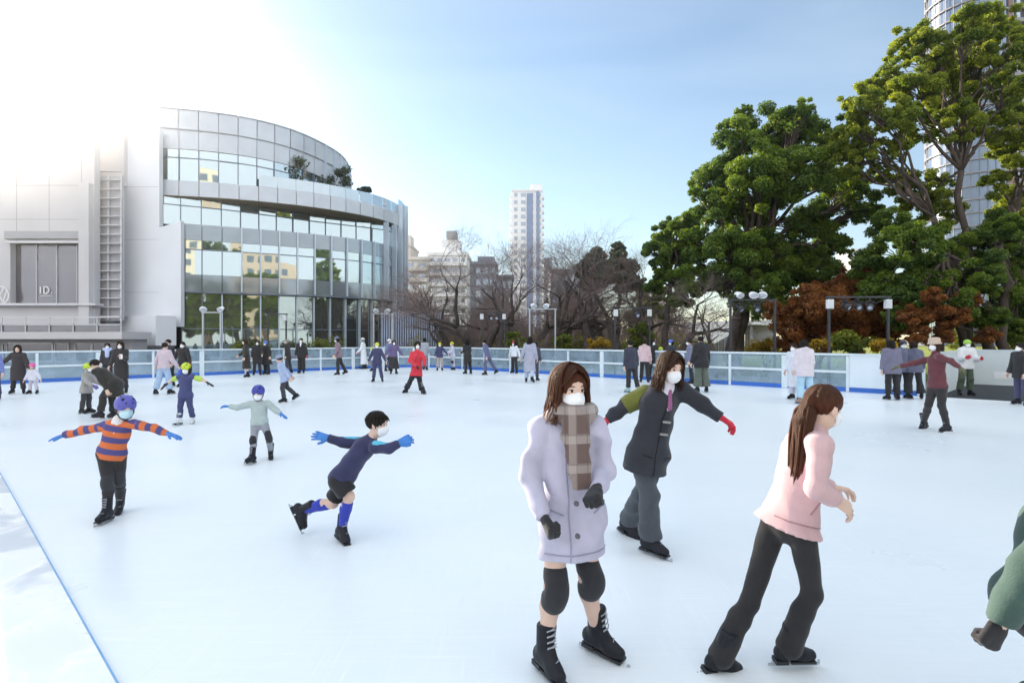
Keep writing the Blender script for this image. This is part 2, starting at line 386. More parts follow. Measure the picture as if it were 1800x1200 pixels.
barrier('long straight run of clear rink barrier in front of the glass building', lp)
cen = Vector(CC)-UL*cr_+UR*cr_; cp = []
for i in range(5):
    a = math.pi/2*i/4; cp.append(cen-UR*cr_*math.cos(a)+UL*cr_*math.sin(a))
barrier('curved corner of clear rink barrier below the bare trees', cp)
rp0 = Vector(CC)+UR*cr_; gate = Vector(CC)+UR*26.95; nR = 12
rp = [rp0.lerp(gate, i/nR) for i in range(nR+1)]
barrier('clear rink barrier run that ends in a white board beside the gate', rp, solid=(11,))
# white boards round the gate
tb = thing('gate_boards', 'plain white boards standing behind the dark rubber mat at the gate', 'boards', (q0.x, q0.y, 0))
g0 = gate+UR*.35; g1 = g0-n_*7.0; g2 = g1+UR*7
for k, (p, q) in enumerate(((g0-n_*.3, g1), (g1, g2))):
    s = MB(); s.bar((p.x, p.y, .66), (q.x, q.y, .66), .05, 1.3); obj('board', s, mat('white_board', (.66, .72, .74), .4, .06, 1.2), tb)
    s = MB(); s.bar((p.x, p.y, 1.335), (q.x, q.y, 1.335), .08, .05); obj('top_rail', s, M_frame, tb)
s = MB(); mid_ = g1.lerp(g2, .24); s.box((mid_.x-.04, mid_.y-.04, .98), (.3, .02, .1), rz=R(-45.6)); obj('notice', s, mat('paper_white', (.85, .87, .88), .6, .02), tb)
s = MB(); vc = g1.lerp(g2, .24); s.box((vc.x-.02, vc.y-.02, .38), (1.9, .012, .26), rz=R(-45.6))
for i in range(3):
    for j in range(9):
        c = g1.lerp(g2, .1+.035*j); s.box((c.x-.028, c.y-.028, .3+.08*i), (.06, .012, .022), rz=R(-45.6))
obj('vent', s, mat('vent_light', (.82, .85, .87), .5, .02), tb)
# ------------------------------------------------------------------ glass-fronted buildings
def glassmat(name, tint, dark, fac, rough=.02):
    m, nt, out = newmat(name); L = nt.links.new
    g = N(nt, 'BsdfGlossy'); g.inputs['Color'].default_value = col4(tint); g.inputs['Roughness'].default_value = rough
    d = N(nt, 'BsdfPrincipled'); d.inputs['Roughness'].default_value = .5
    tc = N(nt, 'TexCoord'); n = N(nt, 'TexNoise'); n.inputs['Scale'].default_value = .8; L(tc.outputs['Object'], n.inputs['Vector'])
    mx = N(nt, 'MixRGB'); mx.inputs[1].default_value = col4([x*.7 for x in dark]); mx.inputs[2].default_value = col4([x*1.3 for x in dark]); L(n.outputs['Fac'], mx.inputs[0]); L(mx.outputs[0], d.inputs['Base Color'])
    n2 = N(nt, 'TexNoise'); n2.inputs['Scale'].default_value = .55; n2.inputs['Detail'].default_value = 1; L(tc.outputs['Object'], n2.inputs['Vector'])
    bp = N(nt, 'Bump'); bp.inputs['Strength'].default_value = .05; bp.inputs['Distance'].default_value = .05; L(n2.outputs['Fac'], bp.inputs['Height']); L(bp.outputs[0], g.inputs['Normal'])
    lw = N(nt, 'LayerWeight'); lw.inputs[0].default_value = .35
    r = N(nt, 'MapRange'); r.inputs[3].default_value = fac; r.inputs[4].default_value = 1; L(lw.outputs['Facing'], r.inputs[0])
    s = N(nt, 'MixShader'); L(r.outputs[0], s.inputs[0]); L(d.outputs[0], s.inputs[1]); L(g.outputs[0], s.inputs[2]); L(s.outputs[0], out.inputs[0])
    return m
M_gl = glassmat('coated_glass', (.80, .92, .95), (.05, .075, .085), .52)
M_gl2 = glassmat('lobby_glass', (.72, .84, .80), (.035, .04, .035), .42)
M_gl3 = glassmat('dark_window_glass', (.5, .5, .55), (.06, .055, .065), .12, .1)
M_sp = glassmat('spandrel_glass', (.62, .70, .74), (.17, .20, .23), .22, .06)
M_span = mat('spandrel_metal', (.52, .56, .62), .38, .08, .5, metal=.2)
M_gslab = mat('pale_metal_cladding', (.76, .78, .83), .5, .04, .4, metal=.1)
M_fin = mat('fin_metal', (.50, .58, .68), .35, .06, .6, metal=.3)
M_mull = mat('mullion_metal', (.16, .19, .24), .4, .1, 1, metal=.4)
M_soff = mat('warm_soffit', (.42, .36, .25), .6, .1, .5)
M_dark = mat('dark_interior', (.02, .022, .025), .8, .2, 1)
M_conc = mat('roof_concrete', (.3, .3, .31), .8, .15, .5)
def spline(pts, step):
    P = [Vector(p) for p in pts]; P = [P[0]*2-P[1]]+P+[P[-1]*2-P[-2]]; fine = []
    for i in range(1, len(P)-2):
        for k in range(24):
            t = k/24; a, b_, c, d = P[i-1:i+3]
            fine.append(.5*((2*b_)+(c-a)*t+(2*a-5*b_+4*c-d)*t*t+(3*b_-a-3*c+d)*t**3))
    fine.append(P[-2]); L_ = [0]
    for i in range(1, len(fine)): L_.append(L_[-1]+(fine[i]-fine[i-1]).length)
    n = max(2, round(L_[-1]/step)); res = []; j = 0
    for k in range(n+1):
        s = L_[-1]*k/n
        while j < len(L_)-2 and L_[j+1] < s: j += 1
        t = (s-L_[j])/max(1e-9, L_[j+1]-L_[j]); res.append(fine[j].lerp(fine[j+1], t))
    return res
def band(curve, z0, z1, jit, off=0., gap=.02, split=None, rs=rnd):
    """one flat pane per step of the curve, each very slightly out of true"""
    b = MB()
    for i in range(len(curve)-1):
        p, q = curve[i], curve[i+1]; d = (q-p).normalized(); n = Vector((d.y, -d.x)); p, q = p+d*gap+n*off, q-d*gap+n*off
        for u, v in ([(z0, z1)] if not split else [(z0, split-.03), (split+.03, z1)]):
            t, w = rs.uniform(-jit, jit), rs.uniform(-jit, jit)
            a = [(p, u, t-w), (q, u, -t-w), (q, v, -t+w), (p, v, t+w)]
            b.add([(c.x+n.x*e, c.y+n.y*e, z) for c, z, e in a], [(0, 1, 2, 3)])
    return b
def uprights(curve, z0, z1, w, dep, off=0., idx=None):
    b = MB()
    for i, p in enumerate(curve):
        if idx is not None and i not in idx: continue
        j = min(i, len(curve)-2); d = (curve[j+1]-curve[j]).normalized(); n = Vector((d.y, -d.x)); c = p+n*(off+dep/2)
        M = Matrix(((d.x, n.x, 0, c.x), (d.y, n.y, 0, c.y), (0, 0, 1, (z0+z1)/2), (0, 0, 0, 1)))
        b.box(None, (w, dep, z1-z0), M=M)
    return b
def ring(curve, z, h, dep, off=0.):
    b = MB()
    for i in range(len(curve)-1):
        d = (curve[i+1]-curve[i]).normalized(); n = Vector((d.y, -d.x))*off
        b.bar((curve[i].x+n.x, curve[i].y+n.y, z), (curve[i+1].x+n.x, curve[i+1].y+n.y, z), dep, h)
    return b
def inset(c, e):
    r = []
    for i, p in enumerate(c):
        d = (c[min(i+1, len(c)-1)]-c[max(i-1, 0)]).normalized(); r.append(p-Vector((d.y, -d.x))*e)
    return r
t = thing('curved_office_building', 'pale grey office building with a curved glass front and vertical fins', 'building', (-26, 50, 0))
Lc = spline([(-26.1, 44.9), (-21.4, 47.2), (-17.2, 49.6), (-13.7, 52.6), (-11.9, 56), (-11.6, 60), (-12.6, 66)], 1.45)
Rc = spline([(-27.9, 45.0), (-23.4, 47.6), (-18.9, 51.3), (-15.2, 54.0), (-12.4, 56.4), (-11.8, 60), (-12.8, 66)], 1.45)
Uc = spline([(-27.9, 45), (-24.5, 45.9), (-21.3, 47.6), (-18.8, 50.7), (-17.2, 56), (-17.6, 61), (-19, 66)], 1.45)
Bc = spline([(-27.9, 44.9), (-22.8, 46.2), (-17.3, 49.0), (-13.2, 53), (-11.6, 56.6), (-11.3, 60), (-12.2, 66)], 1.45)
back = [Vector((-22, 78)), Vector((-38, 72)), Vector((-36, 52))]
def mass(c, z0, z1, e): 
    b = MB(); b.prism([(p.x, p.y) for p in inset(c, e)+back], z0, z1); return b
obj('core', mass(Lc, 0, 10.9, .55), M_dark, t); 
obj('upper_core', mass(Rc, 10.9, 13.1, .5), M_dark, t)
m_ = MB(); m_.prism([(p.x, p.y) for p in inset(Bc, .2)+back], 13.16, 14.3); obj('terrace_slab', m_, M_soff, t)
obj('top_core', mass(Uc, 14.3, 16.9, .4), M_conc, t)
obj('roof_block', mass(Uc, 16.9, 19.96, .01), M_span, t)
for nm, c, z0, z1, sp in (('ground_floor_glazing', inset(Lc, .35), .1, 5.5, 2.6), ('first_floor_glazing', Lc, 6.9, 9.62, 8.9), ('second_floor_glazing', Rc, 10.92, 13.12, 12.5), ('third_floor_glazing', Uc, 14.38, 16.86, 16.2)):
    gz = obj(nm, band(c, z0, z1, .02 if z0 > 1 else .012, split=sp), M_gl if z0 > 1 else M_gl2, t)
    obj('mullion', uprights(c, z0, z1, .07, .09, off=.005), M_mull, gz)
    obj('transom', ring(c, sp, .07, .06, off=.03), M_mull, gz)
for nm, c, z0, z1, o in (('first_spandrel', Lc, 5.52, 6.88, .03), ('second_spandrel', Lc, 9.64, 10.9, .03), ('terrace_fascia', Bc, 13.15, 14.36, .02)):
    obj(nm, band(c, z0, z1, .004, off=o, gap=.025), M_sp if nm != 'terrace_fascia' else M_span, t)
obj('parapet', band(Uc, 16.9, 18.42, .003, off=.05, gap=.03), M_span, t)
obj('roof_parapet', band(Uc, 18.45, 20.0, .003, off=.16, gap=.02), M_span, t)
obj('coping', ring(Uc, 20.03, .08, .4, off=.05), M_span, t)
obj('sill', ring(Lc, 5.5, .1, .5, off=.0), M_mull, t)
# glass balustrade along the terrace
obj('balustrade', band(Bc[5:17], 14.4, 15.35, .004, off=-.1), glassmat('balustrade_glass', (.8, .9, .95), (.25, .3, .34), .35), t)
# fins
nb = len(Lc)
for i in range(3, nb):
    lo_, hi_ = 5.6, 10.9
    if i >= 13: lo_ = .3
    if i >= 12: hi_ = 13.0
    if i >= 14: hi_ = 14.2+((i*7) % 5)*.35
    if i >= 16: hi_ = 15.9+((i*5) % 4)*.25
    obj('fin', uprights(Lc, lo_, hi_, .11 if i < 12 else .16, .22 if i < 12 else .5, off=.04, idx=(i,)), M_fin, t)
for i in range(10, len(Uc)-3):
    obj('upper_fin', uprights(Uc, 14.45, 20.0-.05*(i-10), .14, .32, off=.02, idx=(i,)), M_fin, t)
for i in range(2, nb-5):
    obj('ground_fin', uprights(Lc, .2, 5.4, .1, .25, off=-.3, idx=(i,)), M_fin, t)
# glazing of the terrace storey at the far end, behind the tall fins
e0 = [p for p in Bc if p.y > 56.0]
obj('end_glazing', band(e0, 14.4, 15.9, .01, off=-.05), M_gl, t)
# pale metal wall beside the curved front
p0, dr = Vector((-25.65, 44.15)), Vector((-9.35, .35)).normalized()
def onwall(px, py):
    a = (px-900)/FPX                         # view ray x = a*y meets p0 + s*dr
    s = (a*p0.y-p0.x)/(dr.x-a*dr.y); y = p0.y+s*dr.y; return s, EYE+(HOR-py)/FPX*y
nv = Vector((-dr.y, dr.x)); nv = nv if nv.y > 0 else -nv
poly = [onwall(*p) for p in ((186, 237), (248, 191.5), (250, 237), (280, 225), (280, 400), (318, 388), (318, 574), (293, 574), (293, 622), (186, 622))]
wb = MB(); n = len(poly)
fr = [(p0.x+dr.x*s, p0.y+dr.y*s, max(z, 0)) for s, z in poly]; bk = [(x+nv.x*.45, y+nv.y*.45, z) for x, y, z in fr]
wb.add(fr+bk, [tuple(range(n)), tuple(range(2*n-1, n-1, -1))]+[(i, n+i, n+(i+1) % n, (i+1) % n) for i in range(n)])
obj('side_wall', wb, M_gslab, t)
sb = MB(); a_, b_ = W(214, 600, 45.2), W(292, 600, 42.9); sb.bar((a_.x, a_.y, 2.4), (b_.x, b_.y, 2.4), 1.6, 2.25); obj('lobby_box', sb, M_gslab, t)
jb = MB()
for z in (5.4, 9.5, 13.6):
    s0, s1 = onwall(188, 400)[0], onwall(279, 400)[0]; jb.bar((p0.x+dr.x*s0-nv.x*.004, p0.y+dr.y*s0-nv.y*.004, z), (p0.x+dr.x*s1-nv.x*.004, p0.y+dr.y*s1-nv.y*.004, z), .02, .025)
obj('joint', jb, mat('joint_grey', (.44, .47, .53), .6, .05), t)
# ------------------------------------------------------------------ left building with show window and louvres
Y0 = 42.
def X_(px, d=Y0): return (px-900)/FPX*d
def Z_(py, d=Y0): return EYE+(HOR-py)/FPX*d
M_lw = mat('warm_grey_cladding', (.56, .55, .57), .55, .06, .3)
M_lw2 = mat('dark_grey_cladding', (.36, .36, .39), .55, .08, .3)  # darker grey of the core, lintel and base wall
M_lv = mat('louvre_metal', (.60, .60, .63), .4, .05, 1, metal=.2)
t = thing('show_window_building', 'broad grey building at the left edge with louvres and a dark show window', 'building', (-36, 46, 0))
b = MB()                                     # front wall with the show window opening left out
xw0, xw1, zw0, zw1 = X_(18), X_(141), Z_(533), Z_(428)
for x0, x1, z0, z1 in ((-86, -40.0, 2.6, 16.3), (-40.0, xw0, 2.6, 18.2), (xw0, xw1, 2.6, zw0), (xw0, xw1, zw1, 18.2), (xw1, X_(166), 2.6, 18.2)):  # unseen left stretch made lower so the sun passes over to the deck
    b.box(((x0+x1)/2, Y0+.3, (z0+z1)/2), (x1-x0, .6, z1-z0))
obj('front_wall', b, M_lw, t)
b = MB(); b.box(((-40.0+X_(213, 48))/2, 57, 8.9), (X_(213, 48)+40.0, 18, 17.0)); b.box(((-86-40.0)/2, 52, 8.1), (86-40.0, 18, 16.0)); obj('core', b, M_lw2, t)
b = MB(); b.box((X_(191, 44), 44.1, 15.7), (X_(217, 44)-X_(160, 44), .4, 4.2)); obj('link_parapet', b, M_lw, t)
b = MB(); b.box((X_(193, 48), 49.2, 16.6), (4.2, 1.2, 3.0)); obj('roof_house_or_blocker', b, M_lw2, t)  # unseen box behind the link, added to block a stray patch of sun
b = MB(); b.box(((xw0+xw1)/2, Y0+.5, (zw0+zw1)/2), (xw1-xw0, .05, zw1-zw0)); w_ = obj('show_window', b, M_gl3, t)
b = MB()
for px in (56, 92, 128): b.box((X_(px), Y0+.44, (zw0+zw1)/2), (.05, .08, zw1-zw0))
b.box(((xw0+xw1)/2, Y0+.2, zw1+.08), (xw1-xw0+.3, .9, .16)); b.box(((xw0+xw1)/2, Y0-.1, zw0-.1), (xw1-xw0+3, .9, .16)); obj('frame', b, M_lv, w_)
# lettering on the show window: "ID." with a small line below, and a ring emblem with V over W
M_sign = mat('sign_white', (.82, .82, .84), .5, .02)
def stroke(b, pts, y, w=.07):
    for p, q in zip(pts[:-1], pts[1:]): b.bar((X_(p[0]), y, Z_(p[1])), (X_(q[0]), y, Z_(q[1])), .03, w)
b = MB(); ys = Y0+.42
stroke(b, [(63, 503), (63, 515)], ys, .1)
stroke(b, [(69, 503), (69, 515), (75, 514.4), (78, 511), (78, 507), (75, 503.6), (69, 503)], ys, .09)
stroke(b, [(82.2, 514), (83.4, 514)], ys, .08)
obj('lettering', b, M_sign, w_)
b = MB()
for i in range(9): stroke(b, [(63+2.4*i, 519.6), (64.6+2.4*i, 519.6)], ys, .04)
obj('small_lettering', b, M_sign, w_)
b = MB(); c_ = (2, 519); rr_ = 15.5
stroke(b, [(c_[0]+rr_*math.cos(a*math.pi/14), c_[1]+rr_*math.sin(a*math.pi/14)) for a in range(29)], Y0-.12, .09)
stroke(b, [(-5, 506), (2, 519), (9, 506)], Y0-.12, .08); stroke(b, [(-10, 511), (-4, 531), (2, 521), (8, 531), (14, 511)], Y0-.12, .08)
obj('ring_emblem', b, M_sign, t)
XL = lambda px: X_(px, Y0+.9)
b = MB(); b.box((XL(190), Y0+1.0, 8.6), (XL(216)-XL(164), .1, 10.9)); obj('louvre_glass', b, mat('louvre_backing', (.46, .46, .50), .5, .1, .5), t)
for k in range(17):
    b = MB(); b.box((XL(190.5), Y0+.7, Z_(296+16.2*k)), (XL(215)-XL(167), .35, .06)); obj('louvre', b, M_lv, t)
b = MB()
for px in (168, 192, 214): b.box((XL(px), Y0+.82, 8.6), (.10, .12, 10.9))
obj('louvre_post', b, M_lv, t)
b = MB()
for z in (4.1, 10.6, 13.1, 15.6): b.box(((-86+X_(165))/2, Y0-.004, z), (X_(165)+86, .012, .03))
for k in range(16):
    x = X_(165)-.9-2.4*k
    b.box((x, Y0-.006, 13.5 if x > -40 else 12.6), (.03, .012, 9.0 if x > -40 else 7.2))
obj('panel_joint', b, mat('joint_dark', (.30, .30, .32), .6, .05), t)
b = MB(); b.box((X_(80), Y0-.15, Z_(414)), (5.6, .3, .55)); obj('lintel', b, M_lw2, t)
b = MB(); b.box((X_(154), Y0-.2, 8.0), (.75, .4, 10.4)); obj('pilaster', b, M_lw, t)
# podium, terrace rails and ground-floor windows
t = thing('podium_terrace', 'low terrace with glass railings and wide windows under the left building', 'terrace', (-34, 39, 0))
b = MB(); b.box(((-86+X_(214, 38.6))/2, 40.2, 2.02), (X_(214, 38.6)+86, 3.2, .5)); obj('slab', b, M_lw, t)
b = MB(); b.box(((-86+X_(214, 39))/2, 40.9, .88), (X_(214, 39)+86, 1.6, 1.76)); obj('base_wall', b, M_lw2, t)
for z in (2.75, 3.25):
    b = MB(); b.bar((-86, 38.7, z), (X_(213, 38.7), 38.7, z), .06, .07); obj('rail', b, M_lv, t)
for k in range(8):
    b = MB(); b.box((X_(213-42*k, 38.7), 38.7, 2.75), (.06, .06, 1.0)); obj('rail_post', b, M_lv, t)
b = MB(); b.bar((-86, 38.76, 2.55), (X_(212, 38.76), 38.76, 2.55), .015, .5); obj('rail_glass', b, M_gl3, t)
for x0, x1 in ((2, 8), (9, 90), (94, 118), (130, 158), (160, 212)):
    b = MB(); b.box(((X_(x0, 39.9)+X_(x1, 39.9))/2, 40.06, .85), (X_(x1, 39.9)-X_(x0, 39.9), .04, 1.3)); w_ = obj('window', b, M_gl3, t)
    f_ = MB(); xa, xb = X_(x0, 39.9), X_(x1, 39.9)
    for p, q in (((xa, .2), (xb, .2)), ((xb, .2), (xb, 1.5)), ((xb, 1.5), (xa, 1.5)), ((xa, 1.5), (xa, .2))): f_.bar((p[0], 40.02, p[1]), (q[0], 40.02, q[1]), .06, .08)
    obj('frame', f_, M_sign if x1 == 90 else M_lw, w_)
# slatted screen beside the curved building
t = thing('slatted_screen', 'tall blue grey slatted screen wall between the curved building and bare trees', 'screen wall', (-8, 50, 0))
M_slat = mat('slat_paint', (.34, .40, .52), .5, .12, .7)
for k in range(26):
    px = 672+4.1*k; p = W(px, 600, 50-.02*k); b = MB(); b.box((p.x, p.y, 2.0+.05*((k*3) % 4)), (.11, .16, 4.1)); obj('slat', b, M_slat, t)
b = MB(); b.box((W(724, 600, 50).x, 50.4, 1.9), (5.6, .2, 3.6)); obj('backing', b, mat('screen_backing', (.10, .12, .16), .7, .2, 1), t)
# ------------------------------------------------------------------ distant buildings
M_wa = mat('white_apartment_wall', (.80, .79, .79), .7, .05, .3); M_wa2 = mat('cream_apartment_wall', (.60, .56, .52), .7, .05, .3)
M_win = glassmat('distant_window', (.7, .8, .9), (.10, .12, .15), .3, .1)
def block(label, cat, px0, px1, pyt, d, dep, wall, floors, bays, balc=None, extra=None, name='apartment_building', rz=0.):
    """a building d metres off spanning px0..px1 with its roof at pyt; floors x bays windows, balcony bands"""
    x0, x1, zt = X_(px0, d), X_(px1, d), Z_(pyt, d); w = x1-x0
    t = thing(name, label, cat, ((x0+x1)/2, d, 0)); T = Matrix.Translation(((x0+x1)/2, d, 0)) @ Matrix.Rotation(rz, 4, 'Z')
    def B(bb, c, s): bb.box(None, s, M=T @ Matrix.Translation(c))
    b = MB(); B(b, (0, dep/2, zt/2), (w, dep, zt)); obj('wall', b, wall, t)
    fh = zt/floors; bw = w/bays
    for f in range(1, floors):
        for k in range(bays):
            ww = bw*(.62 if (k*3) % 4 else .42); b = MB(); B(b, (-w/2+bw*(k+.5), -.02, fh*(f+.48)), (ww, .12, fh*.5)); obj('window', b, M_win, t)
        if balc:
            b = MB(); B(b, (balc[0]*w, -.75, fh*(f+.12)), (balc[1]*w, 1.5, fh*.36)); obj('balcony', b, wall, t)
    b = MB(); B(b, (0, dep/2-.2, zt+.35), (w+.5, dep+.5, .7)); obj('roof', b, wall, t)
    if extra: extra(t, B, w, zt, dep)
    return t
def tank(t, B, w, zt, dep):
    b = MB(); B(b, (w*.06, 5, zt+1.9), (w*.46, 7, 3.8)); obj('stair_tower', b, M_wa, t)
    b = MB(); B(b, (w*.06, 5, zt+5.4), (w*.27, 3.0, 1.8)); obj('water_tank', b, M_conc, t)
    b = MB()
    for sx in (-1, 1):
        for sy in (-1, 1): B(b, (w*.06+sx*w*.11, 5+sy*1.2, zt+4.2), (.25, .25, .8))
    obj('tank_stand', b, M_conc, t)
block('white apartment block with balconies and a water tank on its roof', 'building', 752, 821, 449, 130, 16, M_wa, 9, 5, (0, 1.04), tank)
block('cream apartment wing with stacked balconies left of the white block', 'building', 712, 753, 457, 128, 16, M_wa2, 8, 2, (.08, .8))
block('slim tan building rising behind the cream apartment wing', 'building', 699, 722, 433, 170, 14, mat('tan_wall', (.52, .46, .40), .7, .05, .3), 12, 1, None, lambda t, B, w, zt, dep: obj('roof_house_or_blocker', (lambda b: (B(b, (.6, 5, zt+2), (w*.5, 6, 3.4)), b)[1])(MB()), M_wa2, t))
def mast(t, B, w, zt, dep):
    b = MB(); B(b, (w*.14, 5, zt+1.1), (w*.6, 7, 2.2)); obj('roof_house_or_blocker', b, mat('slate_wall', (.22, .23, .29), .7, .08, .3), t)
    b = MB(); B(b, (w*.2, 4, zt+3.7), (.14, .14, 3.4)); B(b, (w*.2, 4, zt+5.0), (.36, .36, 1.4)); obj('mast', b, M_lv, t)
block('dark grey building with a roof mast right of the white apartment block', 'building', 822, 872, 465, 140, 16, mat('slate_wall', (.22, .23, .29), .7, .08, .3), 7, 4, None, mast)
def towx(t, B, w, zt, dep):
    b = MB(); B(b, (w*.32, 6, zt+1.7), (w*.38, 10, 3.4)); obj('roof_house_or_blocker', b, M_wa, t)
    for nm, c, ww, top in (('glass_stripe', .09, .20, zt-1), ('narrow_stripe', .36, .10, zt-.2)):
        b = MB(); B(b, (c*w, -.25, top/2), (ww*w, .5, top)); s_ = obj(nm, b, mat('blue_glass_stripe', (.17, .22, .36), .25, .1, .2, spec=.6), t)
    for sx in (-1, 1):
        for f in range(2, 21): 
            b = MB(); B(b, (sx*(w/2+.5), 3, zt/21*f+1), (1.1, 5, 1.3)); obj('side_balcony', b, M_wa, t)
block('tall white residential tower with dark vertical stripes behind the bare trees', 'building', 900, 953, 336, 250, 18, M_wa, 21, 4, None, towx, name='residential_tower')
block('small grey building just right of the tall white tower', 'building', 957, 970, 456, 260, 12, mat('grey_far_wall', (.36, .40, .45), .7, .06, .3), 9, 2)
block('low dark building behind the trees left of the tall white tower', 'building', 868, 902, 488, 150, 12, mat('dark_far_wall', (.20, .21, .27), .7, .08, .3), 5, 3)
block('flat dark roofed building beyond the bare trees right of the white tower', 'building', 968, 1050, 478, 150, 12, mat('dark_far_wall', (.20, .21, .27), .7, .08, .3), 6, 5)
block('tiny pale tower seen in the gap between the big green trees', 'building', 1496, 1512, 440, 260, 12, M_wa, 14, 2)
# brown tower behind the right-hand trees
M_br = mat('brown_tile', (.20, .13, .11), .6, .12, .4); M_tw = mat('tower_white', (.24, .23, .25), .5, .05, .5)
D_ = 135; t = thing('brown_tower', 'brown and white high rise tower with a rounded glass corner behind the trees', 'building', (120, D_, 0))
cx, cy_, rad = X_(1708, D_+9.5), D_+9.5, 9.7
b = MB(); b.lathe([(rad-.3, 0), (rad-.3, 108)], (cx, cy_, 0), 40); obj('rounded_corner', b, glassmat('tower_glass', (.50, .62, .76), (.09, .12, .18), .14, .05), t)
for f in range(34):
    b = MB(); z = 3.2*f; b.lathe([(rad-.1, z), (rad+.12, z), (rad+.12, z+.32), (rad-.1, z+.32)], (cx, cy_, 0), 40); obj('floor_band', b, M_tw, t)
b = MB()
for k in range(36):
    a = 2*math.pi*k/36; b.box((cx+rad*math.cos(a), cy_+rad*math.sin(a), 54), (.09, .09, 108))
obj('corner_mullion', b, M_tw, t)
x0, x1 = cx, cx+34
b = MB(); b.box(((x0+x1)/2, D_+10, 54), (x1-x0, 18, 108)); obj('wall', b, M_br, t)
rest_ = (MB(), MB())
for f in range(33):
    z = 3.2*f
    for k in range(7):
        xx = x0+2.4+(x1-x0-2)/7*k; see = 13 <= f <= 26
        b, c = (MB(), MB()) if see else rest_
        b.box((xx+1.9, D_+.95, z+2.1), (3.3, .2, 1.9)); c.box((xx+1.9, D_+.4, z+.75), (3.6, 1.0, .9))
        if see: obj('window', b, M_win, t); obj('balcony', c, M_tw, t)
tag(obj('window', rest_[0], M_win, t), None, kind='stuff'); tag(obj('balcony', rest_[1], M_tw, t), None, kind='stuff')
for k in range(8):
    b = MB(); xx = x0+.6+(x1-x0-2)/7*k+.9; b.box((xx, D_+.5, 54), (1.1, 1.3, 108.2)); obj('pier', b, M_br, t)
# white museum with sloping roof in the park
D_ = 62; t = thing('park_pavilion', 'low white pavilion with a sloping roof and glass wall beyond the lawn', 'pavilion', (X_(1290, D_), D_, 0))
b = MB()
ro = [(1192, 592), (1200, 566), (1368, 562), (1368, 572), (1318, 570), (1255, 604)]
n = len(ro); fr = [W(x, y, D_) for x, y in ro]; bk = [p+Vector((0, 9, 0)) for p in fr]
b.add(fr+bk, [tuple(range(n)), tuple(range(2*n-1, n-1, -1))]+[(i, n+i, n+(i+1) % n, (i+1) % n) for i in range(n)])
obj('roof', b, mat('white_steel_roof', (.74, .74, .78), .5, .04, .3), t)
b = MB(); b.box((X_(1288, D_), D_+3, 1.7), (5.0, .1, 3.2)); gw = obj('glass_wall', b, M_gl3, t)
b = MB()
for k in range(7): b.box((X_(1258+11*k, D_), D_+2.9, 1.7), (.07, .1, 3.2))
obj('mullion', b, M_fin, gw)
b = MB(); b.box((X_(1323, D_), D_+.6, 1.7), (.35, .5, 3.3)); obj('column', b, M_tw, t)
b = MB(); b.box((X_(1350, D_), D_+2, 1.7), (3.2, .4, 3.2)); obj('wall', b, M_tw, t)
# buildings across the street behind the photographer, which the glass front mirrors
for k, (x, y, w_, h_, c_, lb) in enumerate(((-30, -70, 26, 30, (.62, .52, .38), 'beige block mirrored in the glass front, broadest one'), (10, -85, 20, 44, (.66, .60, .48), 'tall cream block mirrored in the glass front'), (44, -60, 22, 26, (.5, .42, .33), 'lower brown block mirrored in the glass front'))):
    t = thing('office_block', lb, 'building', (x, y, 0)); b = MB(); b.box((x, y, h_/2), (w_, 14, h_)); obj('wall', b, mat('mirror_wall_%d' % k, c_, .7, .06, .3), t)
    for f in range(int(h_/3.6)):
        for i in range(int(w_/3.2)): b = MB(); b.box((x-w_/2+2+3.2*i, y+7.03, 3.6*f+2), (1.9, .12, 1.8)); obj('window', b, M_win, t)
# ------------------------------------------------------------------ trees
def leafmat(name, a, b_, trans=.35):
    m, nt, out = newmat(name); L = nt.links.new
    at = N(nt, 'Attribute'); at.attribute_name = 'tone'
    cr = N(nt, 'MixRGB'); cr.inputs[1].default_value = col4(a); cr.inputs[2].default_value = col4(b_); L(at.outputs['Fac'], cr.inputs[0])
    d = N(nt, 'BsdfPrincipled'); d.inputs['Roughness'].default_value = .45; d.inputs['Specular IOR Level'].default_value = .35; L(cr.outputs[0], d.inputs['Base Color'])
    hs = N(nt, 'HueSaturation'); hs.inputs['Value'].default_value = 1.5; hs.inputs['Saturation'].default_value = 1.1; L(cr.outputs[0], hs.inputs['Color'])
    t = N(nt, 'BsdfTranslucent'); L(hs.outputs[0], t.inputs['Color'])
    x = N(nt, 'MixShader'); x.inputs[0].default_value = trans; L(d.outputs[0], x.inputs[1]); L(t.outputs[0], x.inputs[2]); L(x.outputs[0], out.inputs[0])
    return m
M_camph = leafmat('camphor_leaf', (.042, .088, .028), (.20, .27, .035), .47)
M_broad = leafmat('broad_leaf', (.07, .12, .025), (.34, .37, .05), .5)
M_pine = leafmat('dark_evergreen_leaf', (.025, .05, .03), (.08, .11, .05), .2)
M_maple = leafmat('maple_leaf', (.14, .055, .025), (.36, .16, .05), .5)
M_green2 = leafmat('shrub_leaf', (.05, .085, .015), (.22, .24, .03))
M_gold = leafmat('golden_leaf', (.24, .14, .02), (.5, .36, .05), .45)
M_bark = mat('bark', (.075, .058, .048), .9, .3, 6, .6, 40, stretch=(1, 1, .3)); M_bark2 = mat('dark_bark', (.075, .06, .055), .9, .3, 6, .6, 40, stretch=(1, 1, .3))
M_twig = mat('twig', (.23, .175, .165), .9, .25, 3)
